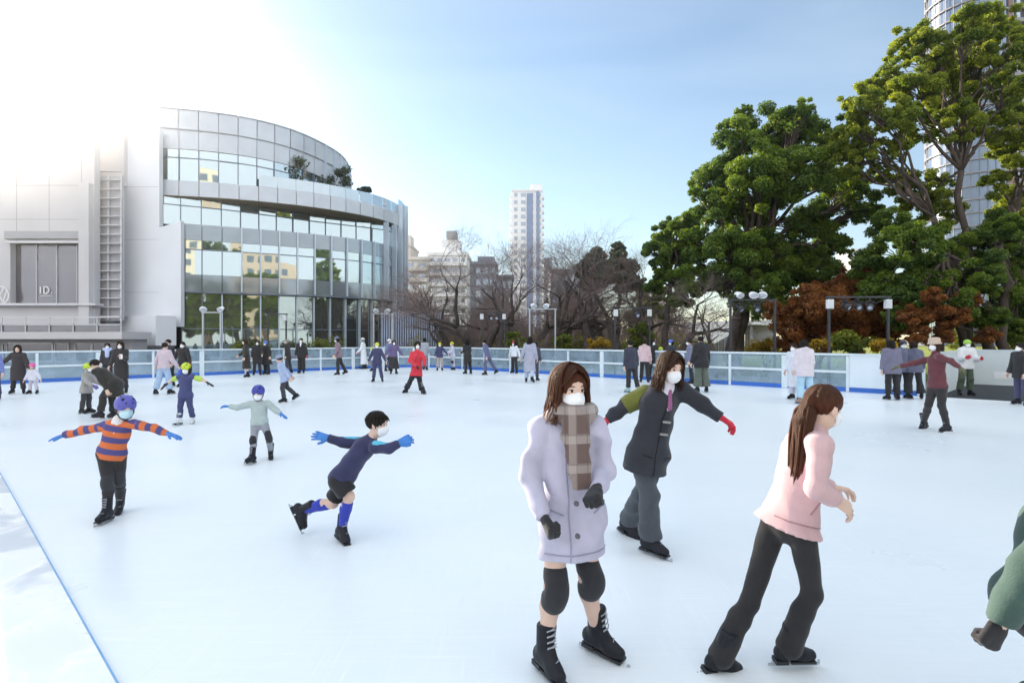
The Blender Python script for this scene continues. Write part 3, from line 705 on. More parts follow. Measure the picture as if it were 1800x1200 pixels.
def leaves(name, clumps, n, size, rs, flat=.75, droop=.1):
    """n small leaf cards scattered through clumps (x, y, z, r); tone varies from leaf to leaf and sprig to sprig"""
    c = np.array(clumps); w = c[:, 3]**2; w = w/w.sum()
    i = rs.choice(len(c), n, p=w)
    u = rs.normal(size=(n, 3)); u /= np.linalg.norm(u, axis=1)[:, None]
    rad = rs.uniform(0, 1, n)**.45
    p = c[i, :3]+u*(c[i, 3]*rad)[:, None]*np.array([1, 1, flat])
    nr = u*.6+rs.normal(size=(n, 3))*.55+np.array([0, 0, .55]); nr /= np.linalg.norm(nr, axis=1)[:, None]
    t = np.cross(nr, rs.normal(size=(n, 3))); t /= np.linalg.norm(t, axis=1)[:, None]; b = np.cross(nr, t)
    s = (size*rs.uniform(.45, 1.5, n))[:, None]
    v = np.stack([p-t*s*.5, p-b*s*.28+nr*s*.06, p+t*s*.5, p+b*s*.28+nr*s*.06], 1).reshape(-1, 3)
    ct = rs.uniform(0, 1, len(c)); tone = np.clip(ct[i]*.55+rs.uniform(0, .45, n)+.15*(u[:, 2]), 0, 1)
    return np_mesh(name, v, np.arange(4*n).reshape(n, 4), False, {'tone': np.repeat(tone, 4)})
def curve_to(p, q, sag, rs, k=6, wob=.08):
    p, q = Vector(p), Vector(q); d = q-p; r = []
    for i in range(k+1):
        t = i/k; x = p+d*t+Vector((0, 0, sag*math.sin(math.pi*t)))
        if 0 < i < k: x += Vector(rs.normal(size=3))*wob*d.length/k
        r.append(x)
    return r
def crown_tree(name, label, base, fork, blobs, n, leaf, lm, r0, seed, cat='tree', group=None, bark=None, sprig=9, sr=.42, flat=.75, open_=()):
    """trunk from base to fork point(s), a limb to each blob (px, py, radius px, depth), sprigs of leaves round it"""
    rs = np.random.RandomState(seed); bark = bark or M_bark
    t = thing(name, label, cat, base, group); tb = MB(); base = Vector(base); fork = [Vector(f) for f in fork]
    for f in fork:
        pts = curve_to(base-Vector((0, 0, .1)), f, 0, rs, 7, .1); tb.tube(pts, [r0*(1.25 if i == 0 else 1)*(1-.055*i) for i in range(8)], 10)
    clumps = []
    for (px, py, rp, d) in blobs:
        c = W(px, py, d); r = rp/FPX*d
        f = min(fork, key=lambda f: (f-c).length+.8*abs(f.x-c.x)); L_ = (c-f).length
        pts = curve_to(f, c, .06*L_, rs, 6, .16); q0_ = r0*.42*min(1, 5/max(L_, 3)+.35)
        tb.tube(pts, [q0_*(1-.12*i) for i in range(7)], 6)
        for k in range(sprig):
            u = rs.normal(size=3); u /= np.linalg.norm(u); rr = rs.uniform(.4, 1.14)
            e = c+Vector(u)*r*rr*.92; e.z = c.z+u[2]*r*rr*.8
            clumps.append((e.x, e.y, e.z, r*sr*rs.uniform(.45, 1.3)))
            if k % 2 == 0: tb.tube(curve_to(pts[4], e, 0, rs, 4, .15), [q0_*.35, q0_*.28, q0_*.2, q0_*.14, .008], 5)
    obj('trunk', tb, bark, t, smooth=True)
    obj('crown', leaves('crown', clumps, n, leaf, rs, flat), lm, t)
    return t
V = Vector
def dj(b_, rs): return b_
rs0 = random.Random(3)
def blobs(L_, d, sp=1.8): return [(x, y, r, d+rs0.uniform(-sp, sp)) for x, y, r in L_]
crown_tree('camphor_tree', 'big rounded dark green tree behind the floodlights, its crown sunlit on the left', (11.6, 30, 0), [W(1300, 500, 30), W(1330, 440, 30.5)],
    blobs([(1290, 240, 42), (1350, 235, 50), (1400, 222, 45), (1448, 245, 42), (1268, 300, 46), (1330, 300, 60), (1400, 300, 62), (1465, 310, 48), (1508, 345, 36), (1245, 360, 40), (1300, 375, 58), (1370, 380, 62), (1440, 385, 52), (1520, 378, 28), (1236, 430, 44), (1290, 440, 56), (1355, 455, 60), (1420, 450, 54), (1468, 435, 34), (1225, 490, 38), (1280, 505, 48), (1340, 515, 48), (1400, 505, 50), (1450, 490, 34), (1310, 200, 18), (1410, 195, 22), (1232, 315, 22)], 30), 320000, .13, M_camph, .34, 11, sprig=32, sr=.29)
crown_tree('broadleaf_tree', 'tallest tree on the right, open sunlit yellow green crown on a forked trunk', (21.5, 26.5, 0), [W(1700, 400, 26.5), W(1690, 300, 26.5), W(1640, 380, 26)],
    blobs([(1690, 48, 40), (1735, 42, 42), (1600, 78, 36), (1640, 92, 42), (1700, 105, 46), (1765, 90, 44), (1560, 140, 40), (1610, 150, 46), (1670, 160, 46), (1735, 165, 48), (1790, 150, 42), (1515, 175, 34), (1560, 205, 40), (1620, 215, 44), (1690, 215, 40), (1745, 225, 36), (1500, 222, 30), (1480, 262, 26), (1525, 262, 34), (1582, 262, 30), (1495, 300, 24), (1545, 300, 26), (1585, 320, 30), (1640, 330, 34), (1610, 365, 34), (1660, 375, 32), (1470, 240, 18)], 26.5, 1.8), 220000, .112, M_broad, .2, 21, sprig=30, sr=.28)
crown_tree('broadleaf_tree', 'dark lower tree on the right with two leaning trunks above the white boards', (21.8, 25.2, 0), [W(1665, 450, 25), W(1755, 430, 25.5)],
    blobs([(1560, 395, 34), (1605, 425, 46), (1665, 430, 44), (1725, 415, 42), (1545, 460, 42), (1600, 480, 48), (1660, 490, 50), (1725, 480, 46), (1780, 450, 46), (1550, 505, 34), (1610, 525, 40), (1670, 530, 40), (1740, 530, 44), (1790, 520, 44), (1790, 390, 34), (1810, 560, 40), (1580, 560, 26), (1630, 560, 22), (1740, 565, 30), (1780, 590, 26)], 25, 1.5), 180000, .118, M_camph, .24, 22, sprig=26, sr=.32)
crown_tree('broadleaf_tree', 'tree at the right edge with bare forked limbs showing below its sunlit top', (24.6, 27, 0), [W(1792, 330, 27), W(1775, 360, 27)],
    blobs([(1790, 205, 36), (1830, 240, 44), (1770, 260, 26), (1800, 290, 32), (1840, 320, 44), (1752, 320, 26), (1790, 345, 34), (1770, 378, 28), (1830, 400, 40)], 27, 1.5), 75000, .112, M_broad, .18, 23, sprig=20, sr=.34)
crown_tree('evergreen_tree', 'dark slender evergreen standing left of the big rounded tree', (9.6, 36, 0), [W(1178, 500, 36)],
    blobs([(1165, 410, 24), (1190, 395, 22), (1150, 440, 24), (1185, 440, 30), (1205, 400, 26), (1160, 475, 24), (1195, 480, 28), (1215, 440, 30), (1150, 505, 18), (1200, 520, 26)], 36, 1.2), 60000, .17, M_camph, .24, 31, bark=M_bark2, sprig=12)
crown_tree('evergreen_tree', 'broad blue green evergreen with layered boughs above the bare trees', (7.7, 42, 0), [W(1088, 480, 42)],
    blobs([(1085, 440, 16), (1095, 455, 20), (1075, 470, 20), (1105, 478, 20), (1060, 490, 18), (1090, 495, 24), (1120, 500, 16), (1088, 432, 9)], 42, 1.2), 24000, .26, M_pine, .2, 32, bark=M_bark2, sprig=14, flat=.55, sr=.5)
crown_tree('evergreen_tree', 'flat topped dark evergreen left of the layered one, behind bare branches', (6.4, 44, 0), [W(1040, 500, 44)],
    blobs([(1035, 455, 14), (1050, 448, 14), (1025, 475, 16), (1050, 475, 18), (1038, 495, 20), (1065, 465, 12)], 44, 1.2), 20000, .26, M_pine, .2, 33, bark=M_bark2, sprig=14, flat=.55, sr=.5)
crown_tree('yellow_green_tree', 'low yellow green tree between the two dark evergreens and behind bare twigs', (11.3, 46, 0), [W(1145, 560, 46)],
    blobs([(1125, 520, 22), (1155, 515, 20), (1140, 545, 26), (1170, 550, 20), (1110, 555, 18)], 46, 1), 14000, .22, M_green2, .15, 34, sprig=9)
# autumn maples
crown_tree('maple_tree', 'rust red maple between the two lighting frames', (14.2, 26.5, 0), [W(1420, 590, 26.5), W(1450, 575, 26.5)],
    blobs([(1382, 545, 28), (1420, 535, 34), (1388, 580, 28), (1435, 572, 32), (1470, 540, 34), (1480, 580, 30), (1410, 600, 24), (1455, 602, 24), (1450, 520, 30), (1500, 560, 30), (1385, 605, 18), (1500, 600, 24)], 26.5, 1.1), 85000, .125, M_maple, .1, 41, sprig=22)
crown_tree('maple_tree', 'tall rust red maple in the gap between the two great green trees', (17.6, 29.5, 0), [W(1500, 540, 29)],
    blobs([(1500, 490, 28), (1530, 500, 30), (1520, 465, 18), (1540, 540, 34), (1505, 530, 32), (1500, 570, 30), (1540, 575, 30), (1470, 510, 24), (1580, 560, 30), (1560, 590, 26)], 29, 1.0), 80000, .13, M_maple, .1, 42, sprig=22)
crown_tree('maple_tree', 'orange leaved maple under the dark tree, behind the white boards', (18.0, 23.9, 0), [W(1660, 570, 23.7)],
    blobs([(1640, 545, 22), (1672, 560, 22), (1655, 592, 16), (1700, 530, 20), (1612, 588, 20), (1605, 555, 20), (1735, 590, 18), (1640, 520, 16)], 23.6, .7), 38000, .11, M_maple, .09, 43, sprig=20)
# ------------------------------------------------------------------ bare cherry trees
def bare_mesh(seed, H, spread=1., fine=5):
    """limbs and twigs of a leafless cherry: returns (limbs, twigs)"""
    rs = random.Random(seed); big, small = MB(), MB()
    def grow(p, d, r, L_, lev):
        k = 4 if lev < 3 else 3; pts, rad = [p], [r]
        for i in range(k):
            d = (d+Vector((rs.gauss(0, .17), rs.gauss(0, .17), rs.gauss(.02, .12)))).normalized(); p = p+d*L_/k; pts.append(p); rad.append(r*(1-.38*(i+1)/k))
        (big if lev < 3 else small).tube(pts, rad, 8 if lev == 0 else 5 if lev < 3 else 3, cap=lev < 3)
        if lev >= fine: return
        nb = (3 if lev == 0 else 3 if lev < 3 else 5 if lev < 5 else 4)
        for i in range(nb):
            j = len(pts)-1 if i < 2 else rs.randint(1, len(pts)-1)
            a = rs.uniform(.35, .95)*spread; ax = Vector((rs.gauss(0, 1), rs.gauss(0, 1), rs.gauss(0, .35))); ax = (ax-d*ax.dot(d)).normalized()
            nd = (d*math.cos(a)+ax*math.sin(a)); nd.z = nd.z*(.62 if lev < 3 else .8)+.08
            grow(pts[j], nd.normalized(), rad[j]*rs.uniform(.58, .74), L_*rs.uniform(.62, .86), lev+1)
    grow(Vector((0, 0, -.1)), Vector((rs.uniform(-.25, .25), 0, 1)).normalized(), H*.034, H*.29, 0)
    return big.mesh('limbs'), small.mesh('twigs')
BARE = [bare_mesh(s, 8, sp, 6) for s, sp in ((5, 1.05), (12, 1.15), (19, .95))]
def bare(label, px, d, s, k, rz, group='bare cherry trees behind the rink'):
    t = thing('bare_tree', label, 'tree', (X_(px, d), d, 0), group)
    for nm, me, m in (('trunk', BARE[k][0], M_bark2), ('twigs', BARE[k][1], M_twig)):
        o = obj(nm, me, m, t, M=Matrix.Rotation(rz, 4, 'Z') @ Matrix.Scale(s*1.16, 4), smooth=True)
    return t
for px, d, s, k, rz, lb in ((822, 39, 1.12, 0, .4, 'bare tree with a thick leaning trunk right of the slatted screen'), (848, 41, 1.2, 1, 2.2, 'bare tree whose high crown crosses the dark grey building'),
    (912, 38, 1.05, 2, 4.0, 'bare tree with a leaning trunk in front of the white tower'), (962, 40, 1.1, 0, 2.9, 'bare tree just right of the twin floodlight on a pole'), (992, 42, 1.1, 1, .5, 'bare tree between the white tower and flat topped evergreen'),
    (1028, 39, 1.12, 2, 1.6, 'bare tree in front of the flat topped evergreen'), (1092, 38, 1.15, 0, 5.0, 'wide bare tree in front of the layered evergreen'), (1062, 44, 1.15, 1, 3.6, 'bare tree half hidden behind the wide one by the layered evergreen'),
    (775, 46, 1.0, 2, 2.6, 'bare tree standing behind the right end of the slatted screen'), (1190, 33, .9, 1, 1.1, 'bare tree under the slender evergreen'), (736, 58, 1.2, 0, 1.0, 'pinkish bare tree beside the end of the curved building'),
    (880, 52, 1.15, 1, 4.6, 'farther bare tree in the gap before the low dark building'), (945, 54, 1.2, 0, 3.3, 'farther bare tree at the foot of the white tower'), (1010, 56, 1.2, 2, .2, 'farther bare tree before the flat dark roofed building'), (1255, 27, .62, 2, 2.0, 'small bare tree in front of the white pavilion'),
    (796, 43, 1.05, 1, 5.6, 'bare tree behind the thick leaning trunk, nearest the screen'), (872, 40.5, 1.1, 2, .9, 'bare tree just left of the low dark building'), (936, 45, 1.15, 1, 1.9, 'bare tree behind the pole of the twin floodlights'), (978, 46, 1.2, 2, 5.3, 'bare tree right below the small grey building'),
    (1046, 41.5, 1.1, 0, 4.4, 'bare tree between the two dark evergreens'), (1118, 41, 1.1, 1, .1, 'bare tree on the right flank of the layered evergreen'), (1152, 38, 1.0, 2, 3.0, 'bare tree between layered evergreen and slender evergreen')):
    bare(lb, px, d, s, k, rz)
# park trees behind the photographer, mirrored in the glass front
src = [o for o in scene.objects if o.get('label', '').startswith('big rounded dark green')][0]
for x, y, rz, sc_, lb in ((-34, -22, 1.0, 1.0, 'leafy tree mirrored in the glass front, the one nearest the left building'), (-14, -30, 2.2, .9, 'leafy tree mirrored in the glass front, second from the left building'), (6, -24, 3.3, 1.05, 'leafy tree mirrored in the glass front, behind the photographer'), (26, -16, 4.4, .95, 'leafy tree mirrored in the glass front, beyond the gate side'), (42, -4, 5.2, 1.05, 'leafy tree mirrored in the glass front, farthest along the gate side'), (0, -13, .3, .85, 'smaller leafy tree mirrored in the lobby glass, nearest the photographer'), (10, -17, 1.7, .95, 'leafy tree mirrored in the lobby glass, one to the right of the nearest'), (18, -12, 2.9, .9, 'leafy tree mirrored in the lobby glass, two to the right of the nearest'), (14, -32, 3.9, 1.1, 'tall leafy tree mirrored in the lobby glass, behind the nearest ones'), (-6, -20, 5.8, .9, 'leafy tree mirrored in the lobby glass, left of the nearest')):
    c = src.copy(); LINK(c); c['label'] = lb; c['group'] = 'park trees behind the photographer'; T0 = Matrix.Translation((x, y, 0)) @ Matrix.Rotation(rz, 4, 'Z') @ Matrix.Scale(sc_, 4); c.location = (x, y, 0); c.rotation_euler = (0, 0, rz); c.scale = (sc_,)*3
    for ch in list(src.children): d = ch.copy(); LINK(d); d.parent = c; d.matrix_parent_inverse = ch.matrix_parent_inverse.copy()
# ground cover: brushwood and low shrubs behind the barrier
def brush(name, label, spots, lm, n, leaf, seed):
    rs = np.random.RandomState(seed); cl = []
    for (px, py, r, d) in spots:
        for k in range(6):
            p = W(px+rs.uniform(-r, r), py+rs.uniform(-r*.4, r*.5), d+rs.uniform(-.4, .4)); cl.append((p.x, p.y, max(.1, p.z), r/FPX*d*rs.uniform(.3, .6)))
    return leaves(name, cl, n, leaf, rs)
def shrub(label, px, py, r, d, lm, n, leaf, seed, cat='shrub', name='shrub', group=None):
    c = W(px, py, d); t = thing(name, label, cat, (c.x, c.y, 0), group)
    sb_ = MB(); rs = np.random.RandomState(seed)
    for k in range(7): sb_.tube(curve_to((c.x, c.y, -.05), (c.x+rs.uniform(-1, 1)*r/FPX*d*.7, c.y+rs.uniform(-.3, .3), c.z+rs.uniform(-.2, .3)*r/FPX*d), .05, rs, 4, .1), [.03, .025, .02, .014, .008], 4)
    obj('stem', sb_, M_bark2, t); obj('foliage', brush('foliage', None, [(px, py, r, d), (px, c.z and (py+596)/2+8, r, d)], lm, n, leaf, seed), lm, t)
for i, (lb, px, py, r, d, lm, n) in enumerate((('yellow green shrub left of the grey coated skater, behind the barrier', 905, 592, 14, 36, M_green2, 1500), ('bright yellow green shrub behind the barrier under the bare trees', 985, 598, 16, 36, M_green2, 1800),
    ('golden green shrub at the foot of the wide bare tree', 1052, 598, 16, 34, M_gold, 1800), ('pale green shrub beside the trunk of the layered evergreen', 1125, 580, 22, 36, M_green2, 2200), ('orange shrub in front of the white pavilion', 1345, 610, 26, 32, M_gold, 1800),
    ('bright orange shrub behind the long haired skater in a pale hoodie', 1442, 606, 16, 22, M_gold, 1200), ('dark green shrub between the lighting frame posts', 1500, 606, 34, 23.5, M_green2, 2200), ('yellow shrub behind the purple grey jacket skater', 1555, 606, 18, 22.5, M_gold, 1200),
    ('sunlit green shrub behind the boy in the white hoodie', 1690, 588, 22, 34, M_green2, 2000), ('dark green shrub at the right edge above the white boards', 1790, 585, 30, 29, M_green2, 2500), ('yellowish bush poking up between the curved building and cream wing', 738, 545, 16, 60, M_green2, 1500),
    ('low dark green shrub at the foot of the curved building, by its left end', 440, 612, 30, 41, M_green2, 1500), ('low dark green shrub at the foot of the curved building, near the men in black', 570, 612, 34, 43, M_green2, 1500))):
    shrub(lb, px, py, r, d, lm, n, .14 if d < 40 else .2, 60+i)
tb_ = MB(); rr = random.Random(77)                    # a far belt of bare brushwood that nobody could count
for i in range(8500):
    px = rr.uniform(705, 1215); d = rr.uniform(50, 70); x = X_(px, d); h = rr.uniform(1.5, 7.4)*(.75+.25*math.sin(px*.045)); p = Vector((x, d, max(0, h-rr.uniform(1.5, 3))))
    q = Vector((x+rr.gauss(0, .6), d+rr.gauss(0, .3), h)); m_ = (p+q)/2+Vector((rr.gauss(0, .2), 0, .1)); tb_.tube([p, m_, q], [.03, .022, .008], 3, cap=False)
tag(obj('brushwood', tb_, M_twig), None, kind='stuff')
hl = np.random.RandomState(5); cl = []
for i in range(190):
    px = hl.uniform(735, 1190) if i < 60 else hl.uniform(890, 1260); d = hl.uniform(40, 52); cl.append((X_(px, d), d, hl.uniform(.2, 1.7), hl.uniform(.5, 1.1)))
tag(obj('undergrowth', leaves('undergrowth', cl, 9000, .22, hl), leafmat('undergrowth_leaf', (.07, .085, .02), (.34, .33, .06), .45)), None, kind='stuff')
# planting on the building's terrace
for i, (lb, px, py, r, d) in enumerate((('wide dark shrub on the terrace of the curved building', 508, 298, 36, 50.3), ('dark shrub at the right end of that terrace, by the upper fins', 582, 310, 24, 53.5), ('small tree on the far corner of the terrace', 640, 334, 9, 57.5))):
    rs = np.random.RandomState(90+i); c = W(px, py, d); t = thing('terrace_shrub', lb, 'shrub', (c.x, c.y, 14.37))
    sb_ = MB(); cl = []
    for k in range(12):
        e = Vector((c.x+rs.uniform(-1, 1)*r/FPX*d*1.3, c.y+rs.uniform(-.4, .4), c.z+rs.uniform(-.5, .5)*r/FPX*d)); cl.append((e.x, e.y, max(e.z, 14.6), min(.7, r/FPX*d*.4))); sb_.tube(curve_to((c.x+rs.uniform(-.5, .5), c.y, 14.37), e, 0, rs, 4), [.05, .04, .03, .02, .01], 4)
    obj('stem', sb_, M_bark2, t); obj('foliage', leaves('foliage', cl, 1800, .22, rs), M_pine, t)
# ------------------------------------------------------------------ lighting frames round the rink
M_steel = mat('dark_steel', (.06, .065, .075), .45, .15, 2, metal=.5); M_lampw = mat('lamp_white', (.78, .80, .82), .4, .04, 2); M_lens = mat('lamp_lens', (.55, .6, .7), .1, .05, 4, spec=.8); M_lampd = mat('lamp_black', (.03, .03, .035), .4, .1, 3)
M_pole = mat('galvanised_pole', (.42, .46, .50), .4, .1, 2, metal=.5)
def flood(label, c, yaw, sc=1.):
    """a white-shelled floodlight on its yoke, standing on the bar at c"""
    t = thing('floodlight', label, 'floodlight', c); c = Vector(c); sc *= .62; T = Matrix.Translation(c+Vector((0, 0, .2*sc))) @ Matrix.Rotation(yaw, 4, 'Z') @ Matrix.Rotation(R(28), 4, 'X') @ Matrix.Scale(sc, 4)
    b = MB(); b.lathe([(.10, -.24), (.15, -.2), (.20, -.05), (.22, .12), (.21, .13), (.12, .05)], n=14, M=T @ Matrix.Rotation(R(90), 4, 'X') @ Matrix.Diagonal((1.25, .8, 1, 1))); obj('shell', b, M_lampw, t, smooth=True)
    b = MB(); b.ball((0, -.06, 0), (.22, .05, .13), 12, M=T); obj('lens', b, M_lens, t, smooth=True)
    b = MB(); b.bar(T@V((-.29, 0, 0)), T@V((-.27, .03, -.22)), .04); b.bar(T@V((.29, 0, 0)), T@V((.27, .03, -.22)), .04); b.bar(T@V((-.29, .03, -.22)), T@V((.29, .03, -.22)), .04); b.bar(T@V((0, .03, -.22)), c+V((0, 0, -.01)), .05); obj('yoke', b, M_lampd, t)
    b = MB(); b.box((0, .16, .02), (.26, .14, .1), M=T @ Matrix.Translation((0, .2, 0))); obj('ballast', b, M_lampd, t)
def par(label, c, tilt, lit=True):
    t = thing('stage_lamp', label, 'stage lamp', c); c = Vector(c); T = Matrix.Translation(c+V((0, 0, -.28))) @ Matrix.Rotation(tilt[1], 4, 'Z') @ Matrix.Rotation(R(90)+tilt[0], 4, 'X')
    b = MB(); b.lathe([(.07, -.16), (.11, -.14), (.12, .15), (.105, .15), (.10, .06)], n=14, M=T); obj('housing', b, M_lampd, t, smooth=True)
    b = MB(); b.ball((0, 0, .1), (.1, .1, .03), 12, M=T); obj('lens', b, M_lens, t, smooth=True)
    b = MB(); b.bar(c, c+V((0, 0, -.12)), .04); b.bar(c+V((-.15, 0, -.12)), c+V((.15, 0, -.12)), .03); b.bar(c+V((-.15, 0, -.12)), c+V((-.14, 0, -.3)), .03); b.bar(c+V((.15, 0, -.12)), c+V((.14, 0, -.3)), .03); obj('yoke', b, M_lampd, t)
def speaker(label, c):
    t = thing('box_speaker', label, 'speaker', c); b = MB(); b.prism([(c[0]-.1, c[1]-.1), (c[0]+.1, c[1]-.1), (c[0]+.07, c[1]+.1), (c[0]-.07, c[1]+.1)], c[2]-.34, c[2]-.03); obj('cabinet', b, M_lampw, t)
    b = MB(); b.box((c[0], c[1]-.106, c[2]-.185), (.16, .012, .27)); obj('grille', b, mat('speaker_grille', (.6, .63, .66), .6, .05, 30), t)
def frame(label, px0, px1, py, d, wires=True, m=None):
    a, b_ = W(px0, py, d), W(px1, py, d); t = thing('lighting_frame', label, 'lighting frame', ((a.x+b_.x)/2, d, 0)); m = m or M_steel
    for p in (a, b_):
        b = MB(); b.box((p.x, d, p.z/2), (.075, .075, p.z+.06)); o = obj('post', b, m, t)
    b = MB(); b.bar(a-V((.1, 0, 0)), b_+V((.1, 0, 0)), .06); obj('crossbar', b, m, t)
    if wires:
        b = MB(); rs = random.Random(px0); k = 9
        pts = [a.lerp(b_, i/k)+V((0, -.06, -.05-.12*(i % 2)-rs.uniform(0, .08))) for i in range(k+1)]; b.tube(pts, .014, 5); obj('cable', b, M_lampd, t)
    return a, b_
a, b = frame('dark lighting frame carrying three white floodlights under the big rounded tree', 1284, 1362, 527, 22.4)
for lb, f, yw in (('left of three floodlights, alone over the frame post', .2, .5), ('middle one of three floodlights, beside its twin on the frame', .52, 0), ('right one of three floodlights, seen with its slotted back', .72, -.6)): flood(lb+' under the big rounded tree', a.lerp(b, f)+V((0, 0, .05)), yw, 1.15)
par('black lamp hanging under the left floodlight of the three', a.lerp(b, .22)-V((0, 0, .05)), (.9, .4)); par('black lamp hanging between the other two floodlights of the three', a.lerp(b, .6)-V((0, 0, .05)), (.7, -.2))
a, b = frame('dark lighting frame with white speakers in front of the rust red maple', 1457, 1561, 522, 19.8)
speaker('white speaker on the left post before the rust red maple', W(1458, 525, 19.7)); speaker('white speaker on the right post before the rust red maple', W(1560, 525, 19.7))
for k, lb in enumerate(('stage lamp nearest the left speaker before the rust red maple', 'stage lamp with bright lens in the middle of the three before the maple', 'stage lamp nearest the right speaker before the rust red maple')): par(lb, a.lerp(b, (.3, .49, .69)[k])-V((0, 0, .04)), (.6, .5-.5*k))
a, b = frame('dark frame with white speakers before the layered evergreen', 1081, 1142, 541, 27)
speaker('white speaker on the left post before the layered evergreen', W(1082, 543, 26.9)); speaker('white speaker on the right post before the layered evergreen', W(1141, 543, 26.9)); par('single stage lamp between the two speakers before the layered evergreen', a.lerp(b, .65)-V((0, 0, .04)), (.5, 0))
a, b = frame('pale pole frame with twin floodlights before the bare trees', 931, 976, 543, 31, False, M_pole)
flood('left one of twin floodlights before the bare trees', a.lerp(b, .15)+V((0, 0, .04)), .4, 1.1); flood('right one of twin floodlights before the bare trees', a.lerp(b, .65)+V((0, 0, .04)), -.4, 1.1)
a, b = frame('dark frame with speakers and two lamps before the leaning bare trunk', 846, 887, 549, 34)
speaker('white speaker left of two lamps before the leaning bare trunk', W(847, 551, 33.9)); speaker('white speaker right of two lamps before the leaning bare trunk', W(886, 551, 33.9))
par('left one of two round lamps among the bare trees', a.lerp(b, .42)-V((0, 0, .04)), (.4, .2)); par('right one of two round lamps among the bare trees', a.lerp(b, .68)-V((0, 0, .04)), (.4, -.2))
a, b = frame('pale frame with twin floodlights at the right end of the curved building', 657, 690, 551, 37, False, M_pole)
flood('left one of twin floodlights at the right end of the curved building', a.lerp(b, .12)+V((0, 0, .04)), .3, 1.2); flood('right one of twin floodlights at the right end of the curved building', a.lerp(b, .75)+V((0, 0, .04)), -.3, 1.2)
a, b = frame('dark frame with one white speaker before the lobby glass', 471, 503, 552, 33.5)
speaker('white speaker on the frame before the lobby glass', W(501, 553, 33.4))
a, b = frame('pale pole frame with twin floodlights beside the grey side wall', 357, 388, 549, 29.5, False, M_pole)
flood('left one of twin floodlights beside the grey side wall', a+V((0, 0, .04)), .6, 1.1); flood('right one of twin floodlights beside the grey side wall', b+V((0, 0, .04)), -.2, 1.1)
# ------------------------------------------------------------------ figures: shared pieces in head / hand / foot units
def nrm(v): return Vector(v).normalized()
def frame3(y, up):
    """orthonormal columns x, y, z with y kept and z near up"""
    y = nrm(y); x = y.cross(Vector(up)); x = x.normalized() if x.length > 1e-4 else y.orthogonal().normalized(); z = x.cross(y)
    return Matrix((x, y, z)).transposed()
M_skin = mat('skin', (.68, .47, .38), .5, .08, 9, spec=.35); 
M_eye = mat('eye_white', (.75, .73, .70), .25, .03); M_iris = mat('eye_dark', (.02, .013, .01), .2, .1)
M_maskw = mat('mask_white', (.84, .85, .88), .75, .03, 12, .15, 120)
M_boot = mat('skate_leather', (.014, .015, .021), .45, .2, 14, .2, 60, spec=.25); M_blade = mat('skate_blade', (.55, .57, .60), .18, .05, 5, metal=.9); M_lace = mat('lace', (.35, .36, .40), .7, .1)
M_sole = mat('skate_sole', (.03, .03, .034), .5, .1)
def hairmat(name, c):
    if 'hair_'+name in MATS: return MATS['hair_'+name]
    m, nt, out = newmat('hair_'+name); L = nt.links.new
    tc = N(nt, 'TexCoord'); mp = N(nt, 'Mapping'); mp.inputs['Scale'].default_value = (30, 30, 2.2); L(tc.outputs['Object'], mp.inputs['Vector'])
    n = N(nt, 'TexNoise'); n.inputs['Scale'].default_value = 1.5; n.inputs['Detail'].default_value = 3; L(mp.outputs[0], n.inputs['Vector'])
    x = N(nt, 'MixRGB'); x.inputs[1].default_value = col4([v*.55 for v in c]); x.inputs[2].default_value = col4([v*1.5 for v in c]); L(n.outputs['Fac'], x.inputs[0])
    d = N(nt, 'BsdfPrincipled'); d.inputs['Roughness'].default_value = .52; d.inputs['Specular IOR Level'].default_value = .3; L(x.outputs[0], d.inputs['Base Color'])
    bp = N(nt, 'Bump'); bp.inputs['Strength'].default_value = .5; bp.inputs['Distance'].default_value = .03; L(n.outputs['Fac'], bp.inputs['Height']); L(bp.outputs[0], d.inputs['Normal'])
    t = N(nt, 'BsdfTranslucent'); t.inputs['Color'].default_value = col4([min(1, c[0]*7), min(1, c[1]*5.5), min(1, c[2]*4)]); s = N(nt, 'MixShader'); s.inputs[0].default_value = .32; L(d.outputs[0], s.inputs[1]); L(t.outputs[0], s.inputs[2]); L(s.outputs[0], out.inputs[0])
    MATS['hair_'+name] = m; return m
HC = {'black': (.018, .014, .012), 'dark': (.03, .02, .015), 'brown': (.06, .032, .018), 'chestnut': (.075, .03, .014), 'grey': (.3, .3, .31)}
def strand(a, f): return lambda X, Y, Z: a*np.sin(f*np.arctan2(X, -Y+.02)+2.2*np.sin(3.1*Z+X*2))+.4*a*np.sin(2.3*f*np.arctan2(X, -Y+.02)+Z*5)
TPL = {}
def tpl(name, fn):
    if name not in TPL: TPL[name] = fn()
    return TPL[name]
def smooth_mesh(b, nm):
    me = b.mesh(nm); me.polygons.foreach_set('use_smooth', [True]*len(me.polygons)); return me
def join_np(nm, S, h, b):
    """an implicit surface and loose tubes as one mesh"""
    v, f = S.vf(h); n = len(v); bm = MB(); bm.v = [tuple(x) for x in v]; bm.f = [tuple(int(i) for i in q) for q in f]; bm.m = [0]*len(f)
    bm.add(b.v, b.f); return smooth_mesh(bm, nm)
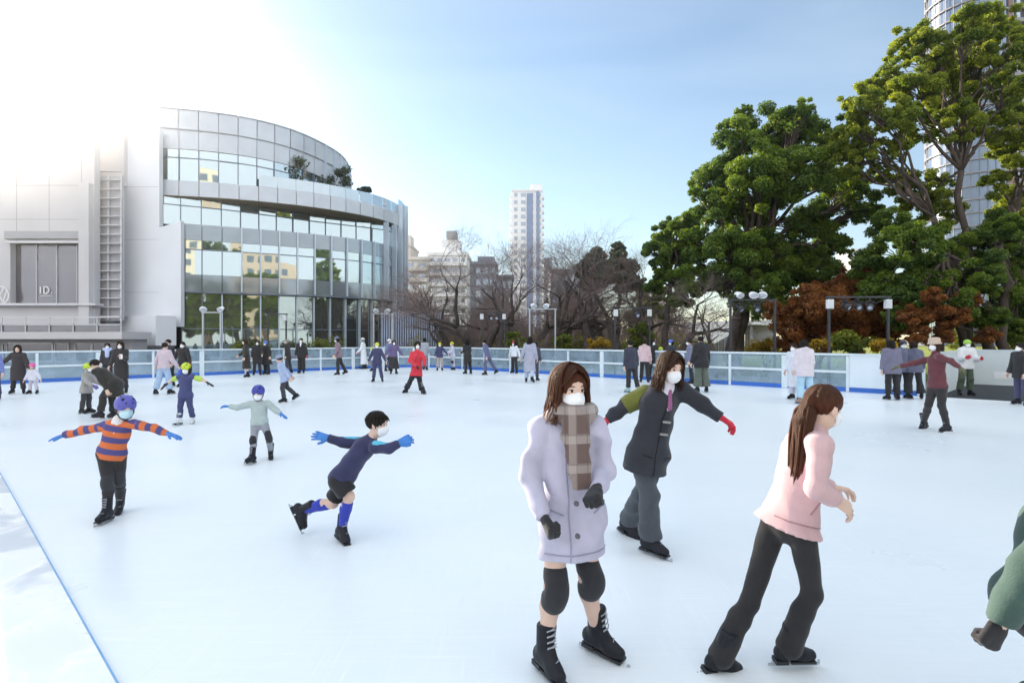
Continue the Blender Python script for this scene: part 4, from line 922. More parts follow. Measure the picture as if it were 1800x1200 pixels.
def locks(n, zl, seed, a0=-2.5, a1=2.5, r=.03, wave=.05, inward=.0, start=.5):
    """strands that run down the skull from the crown and fall to about zl; angle 0 is the back of the head"""
    rs = random.Random(seed); b = MB()
    for i in range(n):
        a = a0+(a1-a0)*(i+rs.random())/n; side = math.sin(a); bk = -math.cos(a); ph = rs.uniform(0, 6.3); pts, rad = [], []; ze = zl*rs.uniform(.86, 1.06); off = rs.uniform(.0, .03 if wave < .08 else .075)
        for k in range(13):
            t = k/12
            if t < .42: e = (t/.42)*math.pi/2*.98+.12; z = .15+(.41+off)*math.cos(e); m = math.sin(min(e, 1.55)); x, y = side*(.39+off)*m, -.06+bk*(.46+off)*m
            else:
                u = (t-.42)/.58; z = .12+(ze-.12)*u; m = 1-inward*u*u; wv = wave*math.sin(ph+6*u)*u; fl = 1+(wave-.05)*2.4*u*u; x, y = side*(.39+off)*m*fl+wv, -.06+bk*(.46+off)*m*fl+wv*.6
                if a0 < -2.2 and abs(a) > 2.0: y -= .16*u; x *= 1+.10*u
            pts.append((x, y, z)); rad.append(r*(.5+.9*math.sin(math.pi*min(1, t*.9+.08))))
        b.tube(pts, rad, 5)
    return b
def front_locks(b, n, zl, seed, r, wave):
    """hair combed from a parting over the temples and down beside the face"""
    rs = random.Random(seed+50)
    for i in range(n):
        sx = 1 if i % 2 else -1; u = rs.random(); y0 = .02+.30*u; q = rs.uniform(-.012, .03); ph = rs.uniform(0, 6); ze = zl*rs.uniform(.8, 1.05); e = .05*rs.random()
        pts = [(sx*.01, y0, .575-.62*(y0+.06)**2+q), (sx*.13, y0+.03+.04*u, .52-.45*(y0+.06)**2+q), (sx*(.27+q), y0+.03*u, .36-.1*u), (sx*(.36+q), y0-.06-.05*u, .10), (sx*(.385+q+e), y0-.12-.1*u, -.2)]
        for k in range(1, 6): t = k/5; pts.append((sx*(.385+q+e+wave*.9*t*t)+wave*.8*math.sin(ph+5*t)*t, y0-.12-.1*u+wave*.6*math.cos(ph+5*t)*t, -.2+(ze+.2)*t))
        b.tube(pts, [r*.7, r, r*1.2, r*1.3, r*1.3, r*1.2, r*1.1, r, r*.8, r*.3], 5)
    return b
def t_hair_long(zl=-1.35, seed=1, near=False, wave=.05):
    S = SDF(.06); S.ell((0, -.06, .15), (.385, .465, .405))
    for sx in (-1, 1):
        S.cap((sx*.31, .02, .05), (sx*.34, -.04, -.45), .11, .12); S.cap((sx*.34, -.04, -.45), (sx*.30, -.1, zl*.9), .12, .07)
        S.cap((sx*.16, -.36, .1), (sx*.17, -.36, zl), .17, .10)
    S.cap((0, -.4, .1), (0, -.38, zl), .17, .1)
    S.ell((0, .58, -.12), (.31, .48, .41), k=.04, sub=True); S.noise = strand(.012, 18)
    return join_np('hair', S, .03 if near else .05, front_locks(locks(380 if near else 40, zl, seed, -2.15, 2.15, .0135 if near else .04, wave), 110 if near else 24, zl, seed, .013 if near else .03, wave))
def t_hair_bob(seed=2):
    S = SDF(.06); S.ell((0, -.06, .15), (.39, .47, .41))
    for sx in (-1, 1): S.cap((sx*.31, .04, .05), (sx*.31, .06, -.42), .11, .10); S.cap((sx*.18, -.34, .1), (sx*.18, -.3, -.42), .17, .12)
    S.ell((0, .56, -.13), (.30, .46, .40), k=.04, sub=True); S.noise = strand(.012, 16)
    return join_np('hair', S, .045, locks(50, -.5, seed, -2.1, 2.1, .035, .03, .15))
def t_hair_short(seed=3, near=False):
    S = SDF(.05); S.ell((0, -.07, .16), (.375, .455, .40)); S.cap((-.32, .02, .02), (-.31, .06, -.12), .05, .025); S.cap((.32, .02, .02), (.31, .06, -.12), .05, .025)
    S.ell((0, .62, -.16), (.36, .46, .42), k=.05, sub=True); S.ell((0, -.05, -.62), (.6, .6, .42), k=.05, sub=True); S.noise = strand(.014, 15)
    rs = random.Random(seed); b = MB()
    for i in range(90 if near else 34):
        a = rs.uniform(-math.pi, math.pi); e = rs.uniform(.1, 1.35); x, y, z = .37*math.sin(e)*math.sin(a), -.07-.45*math.sin(e)*math.cos(a), .16+.4*math.cos(e)
        d = Vector((math.sin(a)*.5, -math.cos(a)*.4+.25, -.35-.4*e)).normalized(); p = Vector((x, y, z))*1.0; o_ = Vector((x, y+.07, z-.16)).normalized()
        b.tube([p-o_*.02, p+d*.09+o_*.02, p+d*.19+o_*.005], [.035, .03, .006], 5)
    return join_np('hair', S, .03 if near else .05, b)
def t_hair_bun():
    S = SDF(.05); S.ell((0, -.06, .15), (.375, .455, .395)); S.ell((0, -.44, .3), (.17, .16, .16)); S.ell((0, .56, -.16), (.33, .46, .42), k=.05, sub=True); S.ell((0, -.1, -.6), (.6, .6, .38), k=.05, sub=True); S.noise = strand(.01, 16)
    return S.mesh('hair', .05)
def t_hair_tail(near=True):
    S = SDF(.05); S.ell((0, -.06, .15), (.375, .455, .395)); S.ell((0, .56, -.16), (.33, .46, .42), k=.05, sub=True); S.ell((0, -.05, -.68), (.6, .6, .40), k=.05, sub=True)
    for sx in (-1, 0, 1): S.cap((0, -.46, .16), (sx*.07, -.62, -.35), .10, .13); S.cap((sx*.07, -.62, -.35), (sx*.08, -.60, -1.5), .13, .11); S.cap((sx*.08, -.60, -1.5), (sx*.05, -.5, -2.35), .11, .03)
    S.noise = strand(.012, 18); rs = random.Random(8); b = MB()
    for i in range(90):
        a = rs.uniform(0, 6.3); w = rs.uniform(.03, .16); ze = rs.uniform(-1.9, -2.55); pts = [(0, -.44, .18)]
        for k in range(1, 9):
            t = k/8; pts.append((w*math.cos(a)*1.4+.05*math.sin(5*t+a), -.46-.17*min(1, t*3)+w*math.sin(a)+.06*t, .16+(ze-.16)*t))
        b.tube(pts, [.03, .035, .035, .033, .03, .026, .02, .014, .005], 5)
    for i in range(40):
        a = rs.uniform(-2.2, 2.2); e = rs.uniform(.3, 1.5); p = Vector((.375*math.sin(e)*math.sin(a), -.06-.455*math.sin(e)*math.cos(a), .15+.395*math.cos(e))); q = Vector((0, -.46, .16)); m_ = (p+q)/2; m_ += (m_-Vector((0, -.06, .15))).normalized()*(.40-(m_-Vector((0, -.06, .15))).length)*.8
        b.tube([p, m_, q], [.012, .03, .03], 5)
    return join_np('hair', S, .035, b)
def t_helmet():
    S = SDF(.04); S.ell((0, -.03, .16), (.43, .52, .43)); S.cut((0, .3, .12), (0, .25, -1), .03); S.ell((0, .75, -.28), (.6, .52, .42), k=.03, sub=True)
    for sx in (-1, 1):
        for y, z in ((.22, .42), (.0, .52), (-.24, .44)): S.ell((sx*.2, y, z+.02), (.045, .09, .06), k=.02, sub=True)
    S.p[-1:]; return S.mesh('helmet', .035)
def t_helmet_low():                               # skate helmet that comes down round the ears
    S = SDF(.04); S.ell((0, -.03, .17), (.415, .50, .42)); S.cut((0, 0, -.08), (0, .12, -1), .03); S.ell((0, .80, -.20), (.5, .58, .44), k=.04, sub=True)
    for sx in (-1, 1):
        for y, z in ((.24, .42), (.02, .55), (-.24, .47)): S.ell((sx*.2, y, z), (.045, .09, .06), k=.02, sub=True)
    return S.mesh('helmet', .035)
def t_vents():
    b = MB()
    for sx in (-1, 1):
        for y, z in ((.22, .46), (.0, .53), (-.24, .47)): b.ball((sx*.19, y, z-.0), (.05, .085, .03), 8)
        b.ball((sx*.13, .435, .3), (.035, .03, .05), 8)
    return smooth_mesh(b, 'vent')
def t_strap():
    b = MB()
    for sx in (-1, 1): b.tube([(sx*.37, -.02, .0), (sx*.35, .08, -.2), (sx*.22, .17, -.43), (0, .2, -.53)], [.03, .028, .028, .03], 6)
    return smooth_mesh(b, 'strap')
def t_mask():
    S = SDF(.03); S.ell((0, .10, -.21), (.285, .345, .285)); S.cap((0, .40, -.04), (0, .43, -.16), .045, .06, k=.08); S.cut((0, 0, -.02), (0, -.25, 1), .02); S.cut((0, .12, 0), (0, -1, 0), .02); S.cut((0, 0, -.46), (0, 0, -1), .03)
    b = MB()
    for sx in (-1, 1):
        b.tube([(sx*.27, .14, -.1), (sx*.33, .03, -.02), (sx*.36, -.03, .02)], .012, 4); b.tube([(sx*.25, .14, -.32), (sx*.33, .03, -.14), (sx*.36, -.04, -.08)], .012, 4)
    return join_np('mask', S, .03, b)
def t_eyes():
    b = MB()
    for sx in (-1, 1):
        b.ball((sx*.135, .290, .02), (.064, .044, .030), 10, 0); b.ball((sx*.135, .325, .02), (.034, .02, .034), 10, 1)
        b.tube([(sx*.065, .348, .12), (sx*.14, .338, .13), (sx*.215, .285, .105)], [.010, .013, .006], 5, 1); b.tube([(sx*.07, .322, .045), (sx*.135, .334, .056), (sx*.2, .292, .04)], [.007, .010, .007], 5, 1)
    return smooth_mesh(b, 'eyes')
def t_beanie():
    S = SDF(.05); S.ell((0, -.07, .2), (.41, .49, .43)); S.cut((0, .2, .12), (0, .3, -1), .03); S.noise = lambda X, Y, Z: .008*np.sin(30*np.arctan2(X, -Y)); return S.mesh('hat', .04)
def t_bucket():
    b = MB(); b.lathe([(.50, .08), (.49, .11), (.43, .2), (.40, .45), (.36, .55), (.15, .6), (.01, .6)], (0, -.05, 0), 24); return smooth_mesh(b, 'hat')
def t_cap():
    S = SDF(.04); S.ell((0, -.06, .18), (.40, .48, .40)); S.cut((0, 0, .14), (0, 0, -1), .02); S.cap((0, .35, .17), (0, .62, .13), .2, .16, Vector((0, 0, 1)), 5.); return S.mesh('hat', .04)
def t_beret():
    S = SDF(.05); S.ell((.06, -.08, .42), (.50, .52, .16)); S.ell((0, -.06, .22), (.40, .47, .26)); S.cut((0, 0, .16), (0, .3, -1), .03); return S.mesh('hat', .045)
def t_hand(pose, glove):
    S = SDF(.012); e = .0035 if glove else 0; Z1 = Vector((0, 0, 1))
    S.cap((0, -.03, 0), (0, .0, 0), .024+e, .026+e, Z1, 1.3); S.cap((-.018, .012, 0), (-.026, .075, 0), .022+e, .019+e, Z1, 1.35); S.cap((.016, .012, 0), (.024, .078, 0), .022+e, .019+e, Z1, 1.35); S.cap((0, .02, 0), (0, .08, 0), .024+e, .02+e, Z1, 1.35)
    c = {'open': (.10, .15, .12), 'relaxed': (.45, .6, .4), 'fist': (1.35, 1.5, .9)}[pose]
    for i, (x, ln, sp) in enumerate(((-.036, .058, -.16), (-.013, .071, -.05), (.011, .075, .05), (.034, .068, .15))):
        p = Vector((x, .085 if 0 < i < 3 else .079, 0)); a = 0; r = .0098+e; f = (.45, .32, .25)
        if pose == 'open': sp *= 1.5
        elif pose == 'fist': sp *= .2
        for k in range(3):
            a += c[k]*(1+.12*(1.5-i)*(.4)); d = Vector((math.sin(sp)*math.cos(a), math.cos(sp)*math.cos(a), -math.sin(a))); q = p+d*ln*f[k]*1.12; S.cap(p, q, r, r*.9, k=.004); p = q; r *= .9
    p = Vector((.028, .022, -.004)); a = .85 if pose == 'open' else .55 if pose == 'relaxed' else .15; q = p+Vector((math.sin(a), math.cos(a), -.25)).normalized()*.042; S.cap(p, q, .014+e, .012+e, k=.008)
    a2 = a-.35; q2 = q+Vector((math.sin(a2), math.cos(a2), -.3 if pose != 'fist' else -.7)).normalized()*.034; S.cap(q, q2, .012+e, .009+e, k=.004)
    if glove: S.cap((0, -.045, 0), (0, -.02, 0), .031, .03, Z1, 1.2)
    return S.vf(.0048)
def hand_np(pose, glove): return tpl(('hand', pose, glove), lambda: t_hand(pose, glove))
def t_glove(pose):
    v, f = hand_np(pose, True); return np_mesh('glove', v, f, True)
def t_boot():
    S = SDF(.02); X1 = Vector((1, 0, 0))
    S.cap((0, -.006, -.01), (0, -.004, .13), .047, .054); S.ell((0, -.045, -.045), (.04, .05, .05)); S.cap((0, -.03, -.05), (0, .10, -.06), .042, .038); S.cap((0, .09, -.062), (0, .145, -.066), .044, .034); S.cap((0, .035, -.005), (0, .07, -.04), .04, .036)
    S.cut((0, 0, -.088), (0, 0, -1), .006); S.cut((0, -.01, .14), (0, -.2, 1), .012)
    return S.mesh('skate', .0095)
def t_blade():
    b = MB(); b.box((0, .13, -.103), (.034, .03, .03), mi=1); b.box((0, .09, -.097), (.07, .16, .014), mi=1); b.box((0, -.045, -.1), (.062, .08, .024), mi=1)
    b.prism([(-.003, -.12), (.003, -.12), (.003, .2), (-.003, .2)], -.135, -.119)
    for y in (-.05, .085): b.prism([(-.003, y-.05), (.003, y-.05), (.003, y+.05), (-.003, y+.05)], -.122, -.1)
    b.box((0, .205, -.116), (.006, .016, .03)); return b.mesh('blade')
def t_laces():
    b = MB()
    for k in range(6):
        t = k/5; y = .056-.008*t+.02*(1-t); z = -.015+.135*t; w = .026
        if k < 2: y, z = .10-.035*k, -.028+.018*k
        b.tube([(-w, y-.006, z), (0, y+.006, z+.008), (w, y-.006, z)], .0042, 4); b.tube([(w, y-.006, z-.004), (0, y+.007, z+.012), (-w, y-.006, z+.016)], .0036, 4)
    return b.mesh('laces')
HAIRS = {'long': lambda: t_hair_long(), 'long_near': lambda: t_hair_long(-1.0, 4, True), 'longer': lambda: t_hair_long(-1.9, 6), 'shoulder': lambda: t_hair_long(-.74, 9, True, .10), 'bob': t_hair_bob, 'short': t_hair_short, 'short_near': lambda: t_hair_short(3, True), 'bun': t_hair_bun, 'tail': t_hair_tail}
HATS = {'helmet': t_helmet_low, 'helmet_high': t_helmet, 'beanie': t_beanie, 'bucket': t_bucket, 'cap': t_cap, 'beret': t_beret}
def col_of(c, nm='', **k):
    return c if not isinstance(c, tuple) else cloth('%s_%02x%02x%02x' % (nm, *[int(x*255) for x in c]), tuple(.012+.97*x for x in c), **k)
def dirv(phi, z=0.): p = R(phi); return Vector((math.sin(p), -math.cos(p), z)).normalized()
def person(label, J, H, top=None, bottom=None, skin=None, hair=('short', 'black'), hat=None, mask=True, gloves=(None, None), hands=('relaxed', 'relaxed'), skates=None, laces=None, res=.022, slim=1., knee_pads=None, extra=None, base=None, fs=None, eyes=True):
    """one skater: a continuous body with clothing, hair and skates as its children.  J holds the joints in world space"""
    s = H/1.65; BF = J['bf']; P, Nk = J['P'], J['N']; A = (Nk-P); Al = A.length; Au = A/Al; side = J['side']
    w = .72+.28*slim if False else slim; ra = lambda r: r*s*w
    hh = .155+.043*H; HC_, F, UP = J['head'], J['face'], J.get('hup', Au*.4+Vector((0, 0, .6)))
    hr = frame3(F, UP); HM = hr.to_4x4(); HM = Matrix.Translation(HC_) @ HM @ Matrix.Scale(hh, 4)
    base = Vector(base) if base is not None else Vector(((J['an'][0].x+J['an'][1].x)/2, (J['an'][0].y+J['an'][1].y)/2, 0))
    wst, ch = P+A*.42, P+A*.72; bq = 1.42
    S = SDF(.03*s)
    S.cap(P, wst, ra(.150), ra(.122), BF, bq); S.cap(wst, ch, ra(.122), ra(.142), BF, bq); [S.cap(Nk-Au*.035*s, q_, .052*s, .044*s) for q_ in J['sh']]; 
    hp = lambda v: HM @ Vector(v)
    S.cap(Nk-Au*.03*s, hp((0, -.08, -.28)), .05*s, .047*s+.004)
    for i in (0, 1):
        S.cap(J['sh'][i], J['el'][i], ra(.047), ra(.037), k=.04*s); S.cap(J['el'][i], J['wr'][i], ra(.037), ra(.026))
        hip = P-Au*.02*s+side*((-1, 1)[i]*.082*s); J.setdefault('hip', [None, None])[i] = hip
        S.cap(hip, J['kn'][i], ra(.084), ra(.055)); cf = J['kn'][i].lerp(J['an'][i], .32)-J['toe'][i]*.012*s
        S.cap(J['kn'][i], cf, ra(.053), ra(.056)); S.cap(cf, J['an'][i], ra(.055), ra(.037))
    kk = .05*hh
    S.ell(hp((0, -.05, .14)), [x*hh for x in (.335, .415, .36)], hr, kk); S.ell(hp((0, .09, -.2)), [x*hh for x in (.25, .265, .295)], hr, .18*hh)
    if res < .018:
        S.cap(hp((0, .345, .02)), hp((0, .405, -.13)), .035*hh, .055*hh, k=.06*hh)
        for sx in (-1, 1): S.ell(hp((sx*.335, -.03, -.04)), [x*hh for x in (.045, .085, .14)], hr, .03*hh); S.ell(hp((sx*.135, .40, .03)), [x*hh for x in (.085, .075, .06)], hr, .05*hh, sub=True)
        S.cap(hp((-.08, .325, -.27)), hp((.08, .325, -.27)), .03*hh, .03*hh, k=.03*hh)
    v, f = S.vf(res if not (mask is None) else res); v = v-np.array(base); V_, F_ = [v], [f]; nv = len(v)
    HMAT = []
    for i in (0, 1):
        y = nrm(J['wr'][i]-J['el'][i]) if not J.get('hdir') or not J['hdir'][i] else nrm(J['hdir'][i]); x = BF-y*BF.dot(y)
        if x.length < .25: x = Vector((0, 0, 1))-y*y.z
        x.normalize(); z = x.cross(y); tgt = (P+Vector((0, 0, -.3*s)))-J['wr'][i]
        if (-z).dot(tgt) < 0: z = -z
        hs = s*1.0*(1.05 if H < 1.4 else 1.)
        M = Matrix((x, y, z)).transposed().to_4x4(); M = Matrix.Translation(J['wr'][i]-base) @ M @ Matrix.Scale(hs, 4); HMAT.append(M)
        if gloves[i] is None and res < .03:
            hv, hf = hand_np(hands[i], False); mm = np.array(M); vv = hv @ mm[:3, :3].T+mm[:3, 3]; ff = hf if M.determinant() > 0 else hf[:, ::-1]
            V_.append(vv); F_.append(ff+nv); nv += len(vv)
    body = obj('person', np_mesh('person', np.concatenate(V_), np.concatenate(F_), True), skin or M_skin); body.location = base; tag(body, label, 'person')
    ID = Matrix()
    def child(nm, me, m, M=ID, par=None): return obj(nm, me, m, par or body, M=M)
    HL = Matrix.Translation(-base) @ HM
    if eyes: child('eyes', tpl('eyes', t_eyes), [M_eye, M_iris], HL)
    if hair: child('hair', tpl(('hair', hair[0]), HAIRS[hair[0]]), hairmat(hair[1], HC[hair[1]]), HL)
    if hat:
        nm = 'helmet' if hat[0].startswith('helmet') else 'hat'; hm_ = hat[1] if not isinstance(hat[1], tuple) else (mat('helmet_%02x%02x%02x' % tuple(int(x*255) for x in hat[1]), hat[1], .35, .06, 6) if nm == 'helmet' else col_of(hat[1], 'hat'))
        sc_ = Matrix.Scale(1.06 if hair and hair[0] not in ('short',) else 1.03, 4); ho = child(nm, tpl(('hat', hat[0]), HATS[hat[0]]), hm_, HL @ sc_)
        if nm == 'helmet': child('strap', tpl('strap', t_strap), M_lampd, HL, body); 
        if nm == 'helmet' and res < .02: child('vent', tpl('vents', t_vents), M_lampd, sc_*1, ho) if False else obj('vent', tpl('vents', t_vents), M_lampd, ho, M=Matrix())
    if mask: child('mask', tpl('mask', t_mask), M_maskw if mask is True else mask, HL)
    for i in (0, 1):
        if gloves[i] is not None: child('glove', tpl(('glove', hands[i]), lambda: t_glove(hands[i])), col_of(gloves[i], 'knit', bscale=140), HMAT[i])
    fsc = fs or (.42+.58*H/1.65)
    for i in (0, 1):
        up = J['fup'][i]; M3 = frame3(J['toe'][i]-up*J['toe'][i].dot(up), up)
        if J['an'][i].z < .135*fsc+.04:         # planted: the blade flat on the ice, the shaft leaning with the shin
            t_ = Vector((J['toe'][i].x, J['toe'][i].y, 0)).normalized(); u_ = nrm(J['kn'][i]-J['an'][i]); z_ = Vector((0, 0, 1))+Vector((u_.x, u_.y, 0))/max(u_.z, .5)*.8; x_ = t_.cross(Vector((0, 0, 1))); M3 = Matrix((x_, t_, z_)).transposed()
        M = Matrix.Translation(J['an'][i]-base) @ M3.to_4x4() @ Matrix.Scale(fsc, 4)
        bo = child('skate', tpl('boot', t_boot), skates or M_boot, M); obj('blade', tpl('blade', t_blade), [M_blade, M_sole], bo, M=Matrix())
        if res < .02: obj('laces', tpl('laces', t_laces), laces or M_lace, bo, M=Matrix())
    # ---- clothes
    if bottom:
        b = dict(kind='trousers', c=(.02, .02, .025), pad=.012, end=.0, flare=0.); b.update(bottom); p_ = b['pad']*s; k_ = b['kind']; S = SDF(.025*s)
        pp = min(p_, .009*s) if k_ != 'shorts' else .004; S.cap(P-Au*.02*s, P+Au*.06*s, ra(.148)+pp, ra(.138)+pp, BF, bq)
        for i in (0, 1):
            hp_, kn, an = J['hip'][i], J['kn'][i], J['an'][i]
            if k_ in ('trousers', 'leggings'):
                S.cap(hp_, kn, ra(.086)+min(p_, .012*s), ra(.057)+p_); an2 = kn.lerp(an, 1-.24*(1-b['end'])*.9 if k_ == 'leggings' else .80+b['end']*.2); cf = kn.lerp(an, .35)-J['toe'][i]*.01*s
                S.cap(kn, cf, ra(.055)+p_, ra(.056)+p_+b['flare']*.3); S.cap(cf, an2, ra(.055)+p_+b['flare']*.3, (ra(.046) if k_ == 'leggings' else ra(.060))+p_+b['flare'], end=k_ == 'trousers')
            elif k_ == 'shorts': S.cap(hp_, hp_.lerp(kn, .80), ra(.084)+p_*.7, ra(.074)+p_*1.3, end=True)
        if k_ == 'skirt':
            D = nrm((J['kn'][0]+J['kn'][1])/2-P); e = P+D*b['len']*s; S.cap(P, e, ra(.15)+p_, ra(.15)+p_+b['flare'], BF, 1.25)
            for i in (0, 1): S.cap(J['hip'][i], J['kn'][i], ra(.09)+p_, ra(.07)+p_)
            S.cut(e, D)
        if res < .02: S.noise = folds((.002 if k_ == 'leggings' else .006)*s, 34, seed=int(H*100))
        bo = child(b.get('name', 'skirt' if k_ == 'skirt' else 'shorts' if k_ == 'shorts' else 'trousers'), S.mesh('bottom', max(.009, res*.8), base), col_of(b['c'], 'bottom'))
    if top:
        b = dict(kind='jacket', c=(.3, .3, .35), pad=.02, hem=.12, sleeve=1., flare=0., cuff=0.); b.update(top); p_ = b['pad']*s; S = SDF(.028*s); sh = J['sh']
        S.cap(P+Au*.02*s, wst, ra(.150)+p_, ra(.126)+p_*1.1, BF, bq*.95); S.cap(wst, ch, ra(.126)+p_*1.1, ra(.145)+p_, BF, bq*.95); [S.cap(Nk-Au*.035*s, q_, .058*s+p_*.45, .046*s+p_*.75) for q_ in sh]
        S.cap(ch+A*.1, Nk+Au*.015*s, .09*s+p_*.5, .058*s+p_*.4)
        for i in (0, 1):
            el, wr = J['el'][i], J['wr'][i]; S.cap(sh[i], el if b['sleeve'] >= 1 else sh[i].lerp(el, b['sleeve']), ra(.050)+p_*.8, ra(.044)+p_*(.8 if b['sleeve'] >= 1 else 1.1), k=.03*s, end=b['sleeve'] < 1)
            if b['sleeve'] >= 1: S.cap(el, el.lerp(wr, .98), ra(.044)+p_*.8, ra(.032)+p_*.6+b['cuff'], k=.02*s, end=True)
        D = -Au if b['hem'] < .2 else nrm(((J['kn'][0]+J['kn'][1])/2-P)*1.0-Au*.2*s); e = P+D*b['hem']*s
        if b['hem'] > 0: S.cap(P, e, ra(.152)+p_, ra(.150)+p_+b['flare'], BF, 1.3)
        if b['hem'] >= .08:
            for i in (0, 1): S.cap(J['hip'][i], J['kn'][i], ra(.092)+p_, ra(.062)+p_)
        S.cut(e, D)
        if b.get('hood'):
            S.cap(Nk-BF*.05*s+side*.07*s-Au*.01*s, Nk-BF*.05*s-side*.07*s-Au*.01*s, .06*s, .06*s); S.cap(Nk-BF*.09*s, Nk-BF*.10*s-Au*.09*s, .07*s, .05*s)
        if b.get('collar'): S.cap(Nk+Au*.0, Nk+Au*.045*s, .07*s, .068*s)
        if res < .02: S.noise = folds(b.get('fold', .009)*s, 26, seed=int(H*100)+1)
        v, f = S.vf(max(.009, res*.8)); at = None
        if b.get('stripes'):                       # distance along each arm, height on the trunk
            vv = np.array(v); u = (vv-np.array(P)) @ np.array(Au); best = np.full(len(vv), 1e9)
            for i in (0, 1):
                L0 = (J['el'][i]-J['sh'][i]).length
                for a_, b_, off in ((J['sh'][i], J['el'][i], 0), (J['el'][i], J['wr'][i], L0)):
                    ba = np.array(b_-a_); t = ((vv-np.array(a_)) @ ba)/(ba @ ba); tc_ = np.clip(t, 0, 1); d = np.linalg.norm(vv-np.array(a_)-tc_[:, None]*ba, axis=1)
                    m = (d < .075*s+.012) & (d < best) & ((t > .22) | (off > 0)); best[m] = d[m]; u[m] = (off+t[m]*np.linalg.norm(ba))+Al*.62
            at = {'along': u}
        me = np_mesh('top', v-np.array(base), f, True, at); J['top_me'] = me; child(b.get('name', 'coat' if b['hem'] >= .2 else 'jacket'), me, col_of(b['c'], 'top'))
    if knee_pads:
        for i in (0, 1):
            kn, an, hp_ = J['kn'][i], J['an'][i], J['hip'][i]; ax = nrm(hp_-an); fw = J['toe'][i]-ax*J['toe'][i].dot(ax); fw.normalize(); r = hr
            M3 = Matrix((fw.cross(ax).normalized(), fw, ax)).transposed(); S = SDF(.02*s)
            S.ell(kn+fw*.03*s-ax*.015*s, (ra(.075), ra(.062), .115*s), M3); S.cap(kn+ax*.075*s, kn+ax*.05*s, ra(.070), ra(.068)); S.cap(kn-ax*.08*s, kn-ax*.06*s, ra(.070), ra(.070)); S.ell(kn+fw*.065*s-ax*.02*s, (ra(.05), ra(.035), .07*s), M3, k=.015*s)
            child('knee_pad', S.mesh('knee_pad', max(.008, res*.6), base), col_of(knee_pads, 'pad'))
    if extra: extra(J, s, base, child, HL)
    return body
from mathutils.bvhtree import BVHTree
def seam(me, lines, d, r=.004, base=None):
    """thin piping laid on a garment: each line of points is dropped along d on to its surface"""
    bv = BVHTree.FromPolygons([v.co for v in me.vertices], [tuple(p.vertices) for p in me.polygons]); b = MB(); d = Vector(d).normalized()
    for ln in lines:
        pts = []
        for p in ln:
            h = bv.ray_cast(Vector(p)-Vector(base)-d*.6, d)
            if h[0] is not None: pts.append(h[0]-d*r*.3)
        if len(pts) > 1: b.tube(pts, r, 5)
    return b
def lerp_pts(p, q, n=10): return [Vector(p).lerp(Vector(q), i/n) for i in range(n+1)]
# ------------------------------------------------------------------ two ways to pose
def pose_fk(px, fy, H, phi, lean=4, side_lean=0, arms=((12, 5, 15), (12, 5, 15)), legs=((0, 4, 6), (0, 4, 6)), head=(0, 0), dx=0):
    """arms: (out, forward, elbow bend); legs: (forward, out, knee bend); index 0 is the skater's left hand side seen from behind mirrored"""
    F = dirv(phi); S_ = F.cross(Vector((0, 0, 1))); Z = Vector((0, 0, 1)); s = H/1.65; hh = .155+.043*H; fsc = .42+.58*H/1.65; ah = .135*fsc
    Ph = .535*H; Al = H-hh*1.13-Ph; ll = (Ph-.02*s-ah)/2
    l, sl = R(lean), R(side_lean); Au = (Z*math.cos(l)+F*math.sin(l)); Au = (Au*math.cos(sl)+S_*math.sin(sl)).normalized(); P = Vector((0, 0, Ph)); Nk = P+Au*Al
    J = dict(P=P, N=Nk, side=S_, bf=(F-Au*F.dot(Au)).normalized()); J['sh'], J['el'], J['wr'], J['kn'], J['an'], J['toe'] = [], [], [], [], [], []
    for i, sg in enumerate((-1, 1)):
        sh = Nk+S_*sg*.150*s-Au*.06*s; o, f_, bd = [R(x) for x in arms[i]]
        d = (-Au*math.cos(o)+S_*sg*math.sin(o)); d = (d*math.cos(f_)+J['bf']*math.sin(f_)).normalized(); el = sh+d*.275*s
        d2 = (d*math.cos(bd)+(J['bf']-d*J['bf'].dot(d)+Vector((0, 0, .15))).normalized()*math.sin(bd)).normalized(); wr = el+d2*.24*s
        J['sh'].append(sh); J['el'].append(el); J['wr'].append(wr)
        hp_ = P-Au*.02*s+S_*sg*.082*s; f_, o, bd = [R(x) for x in legs[i]]
        d = (-Z*math.cos(f_)+F*math.sin(f_)); d = (d*math.cos(o)+S_*sg*math.sin(o)).normalized(); kn = hp_+d*ll; g_ = f_-bd
        d2 = (-Z*math.cos(g_)+F*math.sin(g_)); d2 = (d2*math.cos(o)+S_*sg*math.sin(o)).normalized(); J['kn'].append(kn); J['an'].append(kn+d2*ll); J['toe'].append((F+S_*sg*.25).normalized())
    hf = dirv(phi+head[0]); hf = (hf*math.cos(R(head[1]))-Z*math.sin(R(head[1]))).normalized()
    J['face'] = hf; up = (Au*.5+Z*.5).normalized(); J['hup'] = up; J['head'] = Nk+up*(hh*.60)+J['bf']*.02*s
    low = min(a.z for a in J['an']); g = G(px, fy); off = Vector((g.x+dx, g.y, ah-low)); J['fup'] = []
    for i in (0, 1):
        lift = J['an'][i].z-low; u = (J['kn'][i]-J['an'][i]).normalized(); J['fup'].append((Z*.6+u*.4).normalized() if lift < .05 else (u*.8+Z*.2).normalized())
    for k in ('P', 'N', 'head'): J[k] = J[k]+off
    for k in ('sh', 'el', 'wr', 'kn', 'an'): J[k] = [x+off for x in J[k]]
    return J
